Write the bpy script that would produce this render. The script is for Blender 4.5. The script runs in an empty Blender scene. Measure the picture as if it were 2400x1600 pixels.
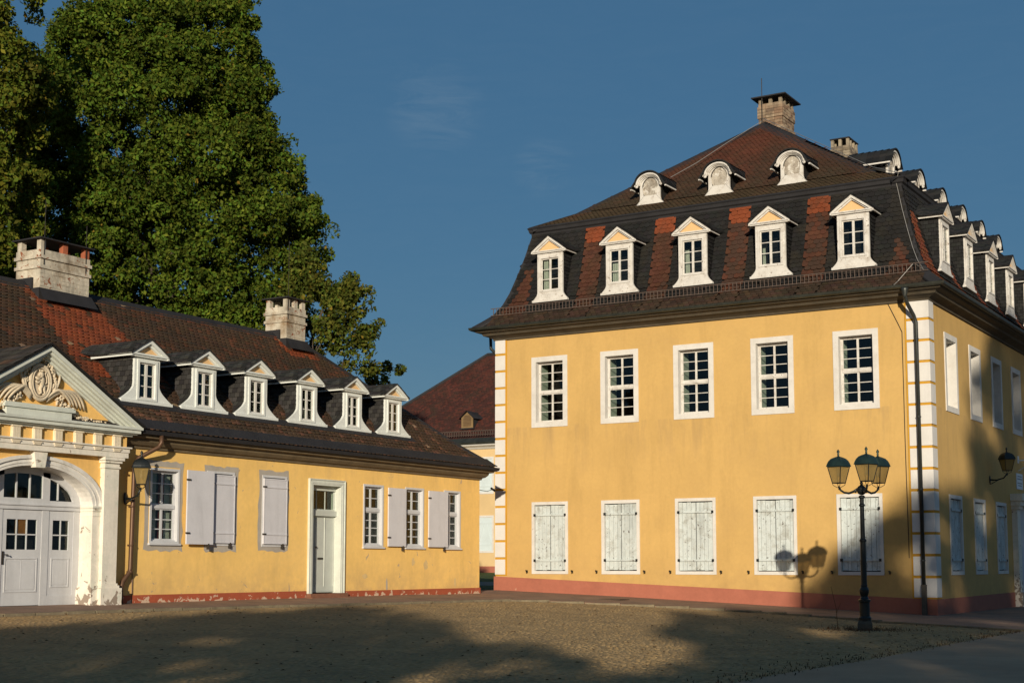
import bpy, math, random
import numpy as np
from mathutils import Matrix, Vector
random.seed(7); rng = np.random.default_rng(7)
R = math.radians
scn = bpy.context.scene
col = scn.collection
# ------------------------------------------------------------------ camera
YAW, PIT, FPX, CY = R(31.358), R(6.0864), 3365.4, 963.2
cam = bpy.data.cameras.new('camera'); camo = bpy.data.objects.new('camera', cam); col.objects.link(camo)
cam.sensor_width = 36.0; cam.lens = FPX / 2400 * 36.0
cam.shift_y = (CY - 800) / 2400; cam.clip_start = 0.1; cam.clip_end = 3000
camo.rotation_euler = (R(90) + PIT, 0, YAW); camo.location = (0, 0, 0)
scn.camera = camo
# ------------------------------------------------------------------ light
SUND = Vector((5.2, -9.86, 2.2)).normalized()       # towards the sun
SEL = math.asin(SUND.z)
w = bpy.data.worlds.new('World'); scn.world = w; w.use_nodes = True
nt = w.node_tree; nt.nodes.clear()
def wn(t, **k):
    n = nt.nodes.new(t)
    for a, b in k.items(): setattr(n, a, b)
    return n
sky = wn('ShaderNodeTexSky'); sky.sky_type = 'NISHITA'; sky.sun_disc = False
sky.sun_elevation = SEL; sky.sun_rotation = math.atan2(SUND.x, SUND.y)
sky.altitude = 100; sky.air_density = 1.0; sky.dust_density = 0.6; sky.ozone_density = 2.2
tc = wn('ShaderNodeTexCoord'); mp = wn('ShaderNodeMapping'); mp.inputs['Scale'].default_value = (2.6, 2.6, 12.0)
mp.inputs['Rotation'].default_value = (0.25, 0.30, 0.0)
nz = wn('ShaderNodeTexNoise'); nz.inputs['Scale'].default_value = 7.0; nz.inputs['Detail'].default_value = 9; nz.inputs['Roughness'].default_value = 0.62
nz.inputs['Distortion'].default_value = 1.2
cr = wn('ShaderNodeValToRGB'); cr.color_ramp.elements[0].position = 0.40; cr.color_ramp.elements[1].position = 0.80
cr.color_ramp.elements[1].color = (0.13, 0.13, 0.13, 1)
mx = wn('ShaderNodeMixRGB'); mx.inputs[2].default_value = (5.0, 6.0, 6.6, 1)
hs = wn('ShaderNodeHueSaturation'); hs.inputs['Saturation'].default_value = 1.32; hs.inputs['Hue'].default_value = 0.492
bg = wn('ShaderNodeBackground'); bg.inputs['Strength'].default_value = 0.072
ow = wn('ShaderNodeOutputWorld')
L = nt.links.new
flat = wn('ShaderNodeMixRGB'); flat.inputs[0].default_value = 0.72; flat.inputs[2].default_value = (0.84, 1.95, 3.55, 1)
def wisp(px, py, k):
    c, s_ = math.cos(PIT), math.sin(PIT); fw = Vector((-math.sin(YAW) * c, math.cos(YAW) * c, s_)); rt = Vector((math.cos(YAW), math.sin(YAW), 0)); up = rt.cross(fw)
    d = (fw + rt * ((px - 1200) / FPX) - up * ((py - CY) / FPX)).normalized()
    dp = wn('ShaderNodeVectorMath', operation='DOT_PRODUCT'); L(tc.outputs['Generated'], dp.inputs[0]); dp.inputs[1].default_value = d
    r_ = wn('ShaderNodeMapRange', interpolation_type='SMOOTHSTEP'); r_.inputs[1].default_value = k; r_.inputs[2].default_value = 1.0; r_.inputs[3].default_value = 0.0; r_.inputs[4].default_value = 1.0; L(dp.outputs['Value'], r_.inputs[0]); return r_.outputs[0]
m1, m2 = wisp(1020, 250, 0.99925), wisp(1275, 392, 0.9997)
ad = wn('ShaderNodeMath', operation='ADD'); L(m1, ad.inputs[0]); L(m2, ad.inputs[1])
ad2 = wn('ShaderNodeMath', operation='ADD'); L(ad.outputs[0], ad2.inputs[0]); ad2.inputs[1].default_value = 0.12
ml = wn('ShaderNodeMath', operation='MULTIPLY'); L(ad2.outputs[0], ml.inputs[0]); L(cr.outputs[0], ml.inputs[1])
L(tc.outputs['Generated'], mp.inputs[0]); L(mp.outputs[0], nz.inputs[0]); L(nz.outputs[0], cr.inputs[0])
L(sky.outputs[0], hs.inputs['Color']); L(ml.outputs[0], mx.inputs[0]); L(hs.outputs[0], flat.inputs[1]); L(flat.outputs[0], mx.inputs[1]); L(mx.outputs[0], bg.inputs[0]); L(bg.outputs[0], ow.inputs[0])
sl = bpy.data.lights.new('sun', 'SUN'); sl.energy = 5.0; sl.angle = R(0.55); sl.color = (1.0, 0.885, 0.70)
so = bpy.data.objects.new('sun', sl); col.objects.link(so)
so.rotation_euler = (-SUND).to_track_quat('-Z', 'Y').to_euler(); so.location = (30, -60, 30)
scn.view_settings.view_transform = 'Standard'; scn.view_settings.look = 'None'
scn.view_settings.exposure = 0.0; scn.view_settings.gamma = 1.0; scn.view_settings.use_curve_mapping = False
scn.cycles.max_bounces = 8; scn.cycles.transparent_max_bounces = 12

# ------------------------------------------------------------------ materials
MATS = {}
def mat(name, c, rough=0.8, var=0.18, vscale=1.5, fine=25.0, bump=0.15, bscale=60.0, attr=False, streak=0.0, stain=None, metallic=0.0, spec=0.3, peel=None, zfade=None, bdist=0.01, drip=None):
    """procedural surface: colour, blotches, vertical streaks, peeling patches, fine relief"""
    if name in MATS: return MATS[name]
    m = bpy.data.materials.new(name); m.use_nodes = True; t = m.node_tree; N = t.nodes; K = t.links.new
    b = N['Principled BSDF']; b.inputs['Roughness'].default_value = rough; b.inputs['Metallic'].default_value = metallic
    b.inputs['Specular IOR Level'].default_value = spec
    g = N.new('ShaderNodeNewGeometry')
    if attr:
        a = N.new('ShaderNodeAttribute'); a.attribute_name = 'Col'; cur = a.outputs['Color']
    else:
        a = N.new('ShaderNodeRGB'); a.outputs[0].default_value = (*c, 1); cur = a.outputs[0]
    def noise(scale, detail=5, rough_=0.6, sc=(1, 1, 1), dist=0.0):
        mp = N.new('ShaderNodeMapping'); mp.inputs['Scale'].default_value = sc; K(g.outputs['Position'], mp.inputs[0])
        n = N.new('ShaderNodeTexNoise'); n.inputs['Scale'].default_value = scale; n.inputs['Detail'].default_value = detail
        n.inputs['Roughness'].default_value = rough_; n.inputs['Distortion'].default_value = dist; K(mp.outputs[0], n.inputs[0]); return n.outputs[0]
    def rng_(s, a0, a1, b0, b1):
        r = N.new('ShaderNodeMapRange'); r.inputs[1].default_value = a0; r.inputs[2].default_value = a1; r.inputs[3].default_value = b0; r.inputs[4].default_value = b1; K(s, r.inputs[0]); return r.outputs[0]
    def mult(cur, f):
        x = N.new('ShaderNodeVectorMath'); x.operation = 'SCALE'; K(cur, x.inputs[0]); K(f, x.inputs['Scale']); return x.outputs[0]
    def mixc(cur, f, c2):
        x = N.new('ShaderNodeMixRGB'); K(f, x.inputs[0]); K(cur, x.inputs[1]); x.inputs[2].default_value = (*c2, 1); return x.outputs[0]
    def mulf(a_, b_):
        x = N.new('ShaderNodeMath'); x.operation = 'MULTIPLY'; K(a_, x.inputs[0]); K(b_, x.inputs[1]); return x.outputs[0]
    if var: cur = mult(cur, rng_(noise(vscale), 0.3, 0.7, 1 - var, 1 + var)); cur = mult(cur, rng_(noise(fine, 3), 0.3, 0.7, 1 - var * 0.5, 1 + var * 0.5))
    if streak: cur = mult(cur, rng_(noise(0.55, 7, 0.7, (3.1, 3.1, 0.45), 0.3), 0.5, 0.72, 1.0, 1 - streak * 1.6))
    if stain:   # (colour, amount, scale)
        f = rng_(noise(stain[2], 6, 0.65, dist=0.4), 0.49, 0.70, 0, stain[1]); cur = mixc(cur, f, stain[0])
    if peel:    # (colour, threshold, scale, zmid, zband)
        n = noise(peel[2], 7, 0.6, dist=0.7)
        if len(peel) > 3:
            sx = N.new('ShaderNodeSeparateXYZ'); K(g.outputs['Position'], sx.inputs[0])
            zf = rng_(sx.outputs[2], peel[3], peel[3] + peel[4], 0.17, 0.0)
            ad = N.new('ShaderNodeMath'); ad.operation = 'ADD'; K(n, ad.inputs[0]); K(zf, ad.inputs[1]); n = ad.outputs[0]
        f = rng_(n, peel[1], peel[1] + 0.015, 0, 1); cur = mixc(cur, f, peel[0])
    if drip:    # rain dirt running down from z1, thinning towards z0
        sx = N.new('ShaderNodeSeparateXYZ'); K(g.outputs['Position'], sx.inputs[0]); up_ = rng_(sx.outputs[2], drip[1], drip[2], 0, 1); cut = rng_(sx.outputs[2], drip[2], drip[2] + .05, 1, 0)
        f = mulf(mulf(up_, cut), rng_(noise(1.0, 6, .65, (2.6, 2.6, .30), .2), .50, .70, 0, drip[3])); cur = mixc(cur, f, drip[0])
    if zfade:   # (colour, z0, z1, amount): splash dirt near the base
        sx = N.new('ShaderNodeSeparateXYZ'); K(g.outputs['Position'], sx.inputs[0])
        f = mulf(rng_(sx.outputs[2], zfade[1], zfade[2], zfade[3], 0), rng_(noise(2.5, 6), 0.35, 0.6, 0.1, 1.0)); cur = mixc(cur, f, zfade[0])
    K(cur, b.inputs['Base Color'])
    if bump:
        bp = N.new('ShaderNodeBump'); bp.inputs['Strength'].default_value = bump; bp.inputs['Distance'].default_value = bdist
        K(noise(bscale, 4), bp.inputs['Height']); K(bp.outputs[0], b.inputs['Normal'])
    MATS[name] = m; return m
def glassmat(name, tint=(0.8, 0.85, 0.83), refl=0.10, body=None, bodyf=0.0):
    m = bpy.data.materials.new(name); m.use_nodes = True; t = m.node_tree; N = t.nodes; K = t.links.new; N.clear()
    o = N.new('ShaderNodeOutputMaterial'); tr = N.new('ShaderNodeBsdfTransparent'); tr.inputs[0].default_value = (*tint, 1)
    gl = N.new('ShaderNodeBsdfGlossy'); gl.inputs['Roughness'].default_value = 0.03
    fr = N.new('ShaderNodeLayerWeight'); fr.inputs[0].default_value = 0.5; pw5 = N.new('ShaderNodeMath'); pw5.operation = 'POWER'; pw5.inputs[1].default_value = 5.0; K(fr.outputs['Facing'], pw5.inputs[0])
    g = N.new('ShaderNodeTexNoise'); g.inputs['Scale'].default_value = 1.3; ge = N.new('ShaderNodeNewGeometry'); K(ge.outputs['Position'], g.inputs[0])
    bp = N.new('ShaderNodeBump'); bp.inputs['Strength'].default_value = 0.12; bp.inputs['Distance'].default_value = 0.05; K(g.outputs[0], bp.inputs['Height']); K(bp.outputs[0], gl.inputs['Normal'])
    mx = N.new('ShaderNodeMixShader'); fm = N.new('ShaderNodeMath'); fm.operation = 'MULTIPLY_ADD'; fm.inputs[1].default_value = 0.96; fm.inputs[2].default_value = 0.035; K(pw5.outputs[0], fm.inputs[0]); K(fm.outputs[0], mx.inputs[0]); K(tr.outputs[0], mx.inputs[1]); K(gl.outputs[0], mx.inputs[2])
    out = mx.outputs[0]
    if body:
        d = N.new('ShaderNodeBsdfDiffuse'); d.inputs[0].default_value = (*body, 1); m2 = N.new('ShaderNodeMixShader'); m2.inputs[0].default_value = bodyf
        K(out, m2.inputs[1]); K(d.outputs[0], m2.inputs[2]); out = m2.outputs[0]
    K(out, o.inputs[0]); return m
def leafmat(name, rough=0.55):
    m = bpy.data.materials.new(name); m.use_nodes = True; t = m.node_tree; N = t.nodes; K = t.links.new
    b = N['Principled BSDF']; b.inputs['Roughness'].default_value = rough; b.inputs['Specular IOR Level'].default_value = 0.12
    a = N.new('ShaderNodeAttribute'); a.attribute_name = 'Col'; K(a.outputs['Color'], b.inputs['Base Color'])
    tl = N.new('ShaderNodeBsdfTranslucent'); K(a.outputs['Color'], tl.inputs[0])
    mx = N.new('ShaderNodeMixShader'); mx.inputs[0].default_value = 0.3
    K(b.outputs[0], mx.inputs[1]); K(tl.outputs[0], mx.inputs[2]); K(mx.outputs[0], N['Material Output'].inputs[0]); return m

OCHRE = mat('ochre_render', (0.545, 0.346, 0.120), 0.9, 0.06, 0.6, 9, 0.12, 35, streak=0.08, drip=((0.30, 0.20, 0.10), 3.1, 4.95, 0.55), stain=((0.42, 0.27, 0.12), 0.16, 0.8), zfade=((0.30, 0.17, 0.08), -0.9, 0.6, 0.25))
YELL = mat('yellow_render', (0.86, 0.553, 0.175), 0.9, 0.07, 0.8, 8, 0.12, 35, streak=0.08, drip=((0.52, 0.36, 0.17), 1.9, 3.1, 0.6), peel=((0.50, 0.36, 0.22), 0.66, 3.0, -1.0, 0.30), stain=((0.62, 0.42, 0.19), 0.20, 1.1), zfade=((0.42, 0.28, 0.15), -0.9, 0.1, 0.5))
FARY = mat('pale_yellow_render', (0.62, 0.44, 0.22), 0.9, 0.06, 0.7)
YELP = mat('portal_yellow_render', (0.82, 0.50, 0.16), 0.9, 0.1, 1.2, 9, 0.1, 35, streak=0.12)
PINK = mat('pink_plinth_paint', (0.36, 0.125, 0.08), 0.85, 0.10, 1.2, 12, 0.15, 40, stain=((0.34, 0.11, 0.07), 0.4, 1.5), peel=((0.55, 0.36, 0.26), 0.72, 3.0))
REDP = mat('red_plinth_paint', (0.36, 0.085, 0.04), 0.85, 0.12, 1.2, 12, 0.15, 40, peel=((0.58, 0.42, 0.30), 0.64, 4.5, -1.0, 0.22))
WHITE = mat('old_white_paint', (0.62, 0.595, 0.555), 0.75, 0.06, 2, 20, 0.1, 50, stain=((0.45, 0.40, 0.34), 0.35, 3.0), peel=((0.33, 0.25, 0.20), 0.705, 9.0))
WHITEW = mat('weathered_white_wood', (0.60, 0.575, 0.535), 0.8, 0.08, 3, 30, 0.15, 60, stain=((0.35, 0.30, 0.25), 0.7, 4.0), peel=((0.20, 0.15, 0.12), 0.64, 11.0))
QUO = mat('white_quoin_paint', (0.64, 0.615, 0.585), 0.8, 0.05, 2, 20, 0.08, 50, streak=0.08)
QLINE = mat('orange_line_paint', (0.52, 0.27, 0.025), 0.85, 0.08)
GREYSH = mat('grey_shutter_paint', (0.60, 0.59, 0.62), 0.6, 0.05, 2, 20, 0.06, 40, streak=0.10)
GREYD = mat('grey_door_paint', (0.56, 0.56, 0.57), 0.6, 0.05, 2, 20, 0.06, 40, streak=0.08)
GREYG = mat('greygreen_trim_paint', (0.60, 0.62, 0.55), 0.7, 0.07, 3, 20, 0.08, 40, streak=0.10)
STONEW = mat('whitewashed_stone', (0.78, 0.72, 0.62), 0.85, 0.08, 2, 18, 0.2, 30, streak=0.12, stain=((0.42, 0.46, 0.38), 0.5, 2.0), peel=((0.30, 0.24, 0.19), 0.655, 4.0, -0.96, 0.8))
ARCHW = mat('arch_limewash', (0.72, 0.69, 0.64), 0.85, 0.06, 2, 18, 0.15, 30, streak=0.12, stain=((0.40, 0.36, 0.30), 0.5, 3.0))
RELIEF = mat('relief_stucco', (0.62, 0.52, 0.38), 0.9, 0.15, 5, 40, 0.3, 60, stain=((0.32, 0.28, 0.20), 0.6, 5.0))
CREAMT = mat('cream_tympanum_paint', (0.66, 0.43, 0.21), 0.85, 0.06)
DOORG = mat('greygreen_door_paint', (0.50, 0.52, 0.47), 0.6, 0.06, 3, 20, 0.05, 30, streak=0.08)
PLANK = mat('flaking_blue_white_plank', (0.54, 0.585, 0.575), 0.85, 0.10, 3, 30, 0.25, 50, streak=0.25, stain=((0.26, 0.25, 0.21), 0.7, 3.0), peel=((0.07, 0.05, 0.04), 0.635, 10.0))
PATCH = mat('grey_repair_render', (0.40, 0.36, 0.31), 0.95, 0.10, 3, 30, 0.3, 40)
SLATEM = mat('slate', (0.03, 0.03, 0.033), 0.7, 0.15, 2, 30, 0.15, 60, attr=True, spec=0.25)
TILEM = mat('clay_tile', (0.1, 0.05, 0.03), 0.88, 0.20, 0.9, 14, 0.25, 60, attr=True, spec=0.2, stain=((0.035, 0.028, 0.018), 0.6, 1.1))
ROOFB = mat('roof_underlay', (0.018, 0.014, 0.012), 0.95, 0.1)
LEAD = mat('dark_sheet_metal', (0.026, 0.025, 0.027), 0.75, 0.2, 2, 20, 0.1, 20, spec=0.2)
GUT = mat('patinated_gutter_metal', (0.055, 0.058, 0.048), 0.45, 0.25, 3, 20, 0.05, 20, metallic=0.6, streak=0.2)
PIPE = mat('dark_downpipe_metal', (0.075, 0.08, 0.075), 0.35, 0.2, 2, 20, 0.03, 20, metallic=0.7)
BPIPE = mat('brown_downpipe_metal', (0.11, 0.06, 0.035), 0.45, 0.15, 2, 20, 0.03, 20, metallic=0.3)
CORN = mat('shaded_cornice_wood', (0.075, 0.060, 0.040), 0.85, 0.2, 2, 20, 0.15, 30, streak=0.15)  # wood colour darkened to carry the shade under the eave
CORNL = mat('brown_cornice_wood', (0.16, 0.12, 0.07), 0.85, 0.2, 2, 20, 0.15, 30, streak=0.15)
IRON = mat('dark_cast_iron', (0.018, 0.021, 0.021), 0.42, 0.2, 4, 30, 0.08, 60, metallic=0.4, spec=0.5)
COPPER = mat('green_copper_lid', (0.018, 0.038, 0.034), 0.45, 0.3, 5, 30, 0.06, 50, metallic=0.4, spec=0.5)
WIRE = mat('pale_wire', (0.35, 0.33, 0.30), 0.5, 0.05, metallic=0.5)
DWIRE = mat('dark_wire', (0.03, 0.025, 0.02), 0.6, 0.05)
BRICK = mat('sandy_brick', (0.36, 0.22, 0.13), 0.92, 0.2, 4, 30, 0.5, 50, attr=True, stain=((0.08, 0.06, 0.045), 0.7, 2.5))
MORT = mat('mortar', (0.22, 0.18, 0.13), 0.95, 0.2, 4, 30, 0.4, 50)
CHIMW = mat('weathered_limewash', (0.50, 0.45, 0.36), 0.9, 0.25, 2.5, 30, 0.5, 40, stain=((0.22, 0.14, 0.07), 0.9, 1.3), drip=((0.10, 0.065, 0.045), 7.75, 8.9, 1.0), streak=0.5, peel=((0.24, 0.09, 0.045), 0.61, 4.5))
CHIMG = mat('sooty_stone', (0.30, 0.25, 0.18), 0.9, 0.25, 3, 30, 0.4, 40, stain=((0.06, 0.055, 0.04), 0.7, 2.0))
REDB = mat('red_chimney_brick', (0.33, 0.10, 0.05), 0.9, 0.25, 4, 30, 0.4, 40)
DARKIN = mat('unlit_room_shade', (0.014, 0.012, 0.011), 0.95, 0.1)  # near-black colour stands in for the shade inside rooms and behind shutters
INREV = mat('inner_reveal_paint', (0.60, 0.62, 0.55), 0.9, 0.1)
CURT = mat('curtain_cloth', (0.62, 0.60, 0.55), 0.95, 0.1, 6)
REDC = mat('dark_red_curtain_cloth', (0.22, 0.03, 0.025), 0.95, 0.1, 6)
ORANW = mat('orange_wood_panel', (0.42, 0.15, 0.02), 0.6, 0.15, 3, streak=0.35)
CONC = mat('grey_concrete', (0.085, 0.075, 0.06), 0.95, 0.2, 4, 30, 0.4, 40)
PAVE = mat('reddish_pavement', (0.25, 0.155, 0.105), 0.95, 0.16, 1.2, 18, 0.35, 45, stain=((0.10, 0.075, 0.05), 0.5, 1.0))
KERB = mat('kerb_stone', (0.19, 0.155, 0.10), 0.95, 0.25, 3, 20, 0.5, 25)
GROUND = mat('packed_sandy_ground', (0.365, 0.238, 0.108), 1.0, 0.16, 0.7, 14, 0.6, 30, stain=((0.10, 0.08, 0.05), 0.4, 0.5), bdist=0.02)
SETT = mat('worn_setts', (0.24, 0.185, 0.11), 0.9, 0.18, 0.8, 14, 0.5, 40, attr=True, stain=((0.12, 0.10, 0.065), 0.35, 0.6))
ASPH = mat('worn_asphalt', (0.34, 0.235, 0.145), 0.95, 0.14, 0.8, 40, 0.6, 70, stain=((0.19, 0.145, 0.10), 0.4, 0.7))
GRASS = mat('lawn_grass', (0.06, 0.09, 0.015), 0.9, 0.25, 1.5, 30, 0.8, 40, bdist=0.04)
PATHM = mat('grey_path', (0.22, 0.19, 0.15), 0.95, 0.12)
BARK = mat('grey_bark', (0.07, 0.055, 0.04), 0.95, 0.3, 3, 20, 0.7, 20, bdist=0.03)
LEAF = leafmat('leaf', 0.7)
SIGNW = mat('white_enamel_sign', (0.62, 0.64, 0.68), 0.4, 0.04)
SIGNT = mat('grey_sign_print', (0.16, 0.17, 0.2), 0.5, 0.02)
DRYG = mat('dry_brown_weed', (0.10, 0.055, 0.025), 0.95, 0.3, 8)
GLASS = glassmat('window_glass', (0.78, 0.82, 0.79))
LGLASS = glassmat('lantern_glass', (0.86, 0.80, 0.66), body=(0.30, 0.215, 0.085), bodyf=0.6)

# ------------------------------------------------------------------ mesh helpers
class MB:
    def __init__(s): s.v = []; s.f = []; s.c = []
    def quad(s, *p):
        i = len(s.v); s.v += [tuple(q) for q in p]; s.f.append(tuple(range(i, i + len(p)))); s.c.append(None); return s
    def box(s, x0, x1, y0, y1, z0, z1, c=None):
        i = len(s.v)
        s.v += [(x0, y0, z0), (x1, y0, z0), (x1, y1, z0), (x0, y1, z0), (x0, y0, z1), (x1, y0, z1), (x1, y1, z1), (x0, y1, z1)]
        for f in ((0, 3, 2, 1), (4, 5, 6, 7), (0, 1, 5, 4), (1, 2, 6, 5), (2, 3, 7, 6), (3, 0, 4, 7)): s.f.append(tuple(i + k for k in f)); s.c.append(c)
        return s
    def obox(s, p0, p1, w, h, up=(0, 0, 1)):
        """bar from p0 to p1 with a w x h section"""
        p0 = Vector(p0); p1 = Vector(p1); d = (p1 - p0).normalized(); a = d.cross(Vector(up))
        if a.length < 1e-4: a = d.cross(Vector((0, 1, 0)))
        a.normalize(); b = a.cross(d); i = len(s.v)
        for p in (p0, p1):
            for q, r_ in ((-1, -1), (1, -1), (1, 1), (-1, 1)): s.v.append(tuple(p + a * (q * w / 2) + b * (r_ * h / 2)))
        for f in ((0, 3, 2, 1), (4, 5, 6, 7), (0, 1, 5, 4), (1, 2, 6, 5), (2, 3, 7, 6), (3, 0, 4, 7)): s.f.append(tuple(i + k for k in f)); s.c.append(None)
        return s
    def prism(s, poly, y0, y1, cap0=True, cap1=True):
        """poly in (x,z), counter-clockwise seen from -y, extruded y0..y1"""
        n = len(poly); i = len(s.v)
        s.v += [(p[0], y0, p[1]) for p in poly] + [(p[0], y1, p[1]) for p in poly]
        if cap0: s.f.append(tuple(i + k for k in range(n))); s.c.append(None)
        if cap1: s.f.append(tuple(i + n + k for k in reversed(range(n)))); s.c.append(None)
        for k in range(n):
            l = (k + 1) % n; s.f.append((i + k, i + n + k, i + n + l, i + l)); s.c.append(None)
        return s
    def ringframe(s, xo0, xo1, zo0, zo1, xi0, xi1, zi0, zi1, y0, y1):
        s.box(xo0, xi0, y0, y1, zo0, zo1); s.box(xi1, xo1, y0, y1, zo0, zo1); s.box(xi0, xi1, y0, y1, zo0, zi0); s.box(xi0, xi1, y0, y1, zi1, zo1); return s
    def tube(s, path, r, n=8, cap=True):
        path = [Vector(p) for p in path]; rs = r if isinstance(r, (list, tuple)) else [r] * len(path); i0 = len(s.v); ref = None
        for k, p in enumerate(path):
            d = (path[min(k + 1, len(path) - 1)] - path[max(k - 1, 0)]).normalized()
            if ref is None: ref = Vector((0, 0, 1)) if abs(d.z) < 0.9 else Vector((1, 0, 0))
            a = d.cross(ref)
            if a.length < 1e-5: a = d.cross(Vector((0, 1, 0)))
            a.normalize(); b = a.cross(d); ref = b
            for j in range(n):
                t = 2 * math.pi * j / n; s.v.append(tuple(p + (a * math.cos(t) + b * math.sin(t)) * rs[k]))
        for k in range(len(path) - 1):
            for j in range(n):
                l = (j + 1) % n; s.f.append((i0 + k * n + j, i0 + k * n + l, i0 + (k + 1) * n + l, i0 + (k + 1) * n + j)); s.c.append(None)
        if cap:
            s.f.append(tuple(i0 + j for j in reversed(range(n)))); s.f.append(tuple(i0 + (len(path) - 1) * n + j for j in range(n))); s.c += [None, None]
        return s
    def lathe(s, prof, cx=0, cy=0, n=16, rot=0.0, ell=1.0):
        i0 = len(s.v)
        for r, z in prof:
            for j in range(n):
                t = rot + 2 * math.pi * j / n; s.v.append((cx + r * math.cos(t), cy + r * math.sin(t) * ell, z))
        for k in range(len(prof) - 1):
            for j in range(n):
                l = (j + 1) % n; s.f.append((i0 + k * n + j, i0 + k * n + l, i0 + (k + 1) * n + l, i0 + (k + 1) * n + j)); s.c.append(None)
        s.f.append(tuple(i0 + j for j in reversed(range(n)))); s.f.append(tuple(i0 + (len(prof) - 1) * n + j for j in range(n))); s.c += [None, None]
        return s
    def blob(s, c, rx, ry, rz, n=8, m=5, jit=0.0):
        i0 = len(s.v)
        for k in range(m + 1):
            ph = math.pi * k / m
            for j in range(n):
                t = 2 * math.pi * j / n; q = 1 + random.uniform(-jit, jit)
                s.v.append((c[0] + rx * q * math.sin(ph) * math.cos(t), c[1] + ry * q * math.sin(ph) * math.sin(t), c[2] + rz * q * math.cos(ph)))
        for k in range(m):
            for j in range(n):
                l = (j + 1) % n; s.f.append((i0 + k * n + j, i0 + (k + 1) * n + j, i0 + (k + 1) * n + l, i0 + k * n + l)); s.c.append(None)
        return s
    def mesh(s, name, m, smooth=False, colors=None):
        me = bpy.data.meshes.new(name); me.from_pydata(s.v, [], s.f)
        if m: me.materials.append(m)
        if smooth: me.polygons.foreach_set('use_smooth', [True] * len(me.polygons))
        if colors is not None or any(c is not None for c in s.c): setcol(me, colors if colors is not None else s.c)
        me.update(); return me
    def build(s, name, m, parent=None, loc=None, rz=0.0, smooth=False, colors=None, kind=None):
        return link(s.mesh(name, m, smooth, colors), name, parent, loc, rz, kind)
def setcol(me, facecols):
    a = me.color_attributes.new('Col', 'FLOAT_COLOR', 'CORNER'); lt = np.zeros(len(me.polygons), int); me.polygons.foreach_get('loop_total', lt)
    fc = np.array([(*(c if c is not None else (0.3, 0.3, 0.3)), 1.0) for c in facecols]); a.data.foreach_set('color', np.repeat(fc, lt, axis=0).ravel())
def link(me, name, parent=None, loc=None, rz=0.0, kind=None, mtx=None):
    o = bpy.data.objects.new(name, me); col.objects.link(o)
    if parent: o.parent = parent
    if mtx is not None: o.matrix_local = mtx
    else:
        if loc is not None: o.location = loc
        o.rotation_euler = (0, 0, rz)
    if kind: o['kind'] = kind
    return o
def npmesh(name, v, f, m, cols=None, percorner=None):
    """v (N,3), f (M,k) arrays"""
    me = bpy.data.meshes.new(name); M, k = f.shape
    me.vertices.add(len(v)); me.vertices.foreach_set('co', v.astype(np.float32).ravel())
    me.loops.add(M * k); me.loops.foreach_set('vertex_index', f.astype(np.int32).ravel())
    me.polygons.add(M); me.polygons.foreach_set('loop_start', np.arange(0, M * k, k, dtype=np.int32)); me.polygons.foreach_set('loop_total', np.full(M, k, dtype=np.int32))
    me.materials.append(m); me.update(calc_edges=True)
    if cols is not None:
        a = me.color_attributes.new('Col', 'FLOAT_COLOR', 'CORNER'); a.data.foreach_set('color', np.repeat(np.c_[cols, np.ones(M)], k, axis=0).astype(np.float32).ravel())
    return me
def thing(name, label, cat, loc, group=None, rz=0.0):
    o = bpy.data.objects.new(name, None); col.objects.link(o); o.location = loc; o.rotation_euler = (0, 0, rz); o['label'] = label; o['category'] = cat
    o.empty_display_size = 0.3
    if group: o['group'] = group
    return o
def tag(o, label, cat, group=None):
    o['label'] = label; o['category'] = cat
    if group: o['group'] = group
    return o
def copyobj(o, parent, loc=None, rz=None, kids=True):
    c = o.copy(); col.objects.link(c); c.parent = parent
    if loc is not None: c.location = loc
    if rz is not None: c.rotation_euler = (0, 0, rz)
    if kids:
        for ch in list(o.children): copyobj(ch, c)
    return c
def gz(x): return -1.6 + 0.63 * min(max((-12 - x) / 15.0, 0), 1)
H90 = R(90)

# ================================================================== GROUND
g = MB(); xs = [-900, -27.0, -22, -17, -12.0, 900]; ys = [-400, 0, 40, 80, 1500]
for i in range(len(xs) - 1):
    for j in range(len(ys) - 1):
        g.quad((xs[i], ys[j], gz(xs[i])), (xs[i + 1], ys[j], gz(xs[i + 1])), (xs[i + 1], ys[j + 1], gz(xs[i + 1])), (xs[i], ys[j + 1], gz(xs[i])))
ground = g.build('ground', GROUND, kind='structure')
g = MB(); yy = np.linspace(-60, 300, 91); ex = [-7.65 + 0.10 * math.sin(y * 0.7) * math.sin(y * 0.23) for y in yy]
for k in range(90): g.quad((ex[k], yy[k], -1.592), (60, yy[k], -1.592), (60, yy[k + 1], -1.592), (ex[k + 1], yy[k + 1], -1.592))
g.build('asphalt_road', ASPH, kind='structure')

# pavement strip: along the left wing, then curving across to the right house
outer = [(-24.6, -10), (-24.62, 20.1), (-24.6, 23.4), (-24.35, 27.8), (-23.85, 32.5), (-23.6, 36.4), (-23.3, 38.1), (-22.4, 39.0), (-20.3, 39.75), (-18.2, 40.25), (-16.0, 40.45), (-13.6, 40.1), (-11.35, 39.0), (-9.6, 37.7), (-8.1, 36.4), (-7.6, 36.0), (-7.6, 80)]
def subd(p, s=0.9):
    out = []
    for a, b in zip(p[:-1], p[1:]):
        n = max(1, int(round(math.dist(a, b) / s)))
        for k in range(n): out.append((a[0] + (b[0] - a[0]) * k / n, a[1] + (b[1] - a[1]) * k / n))
    return out + [p[-1]]
od = subd(outer, 0.9)
PH = 0.045
pv = MB()
def innerpt(p):
    x, y = p
    if y < 38.3 and x < -20: return (-26.53, y)
    return None
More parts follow.
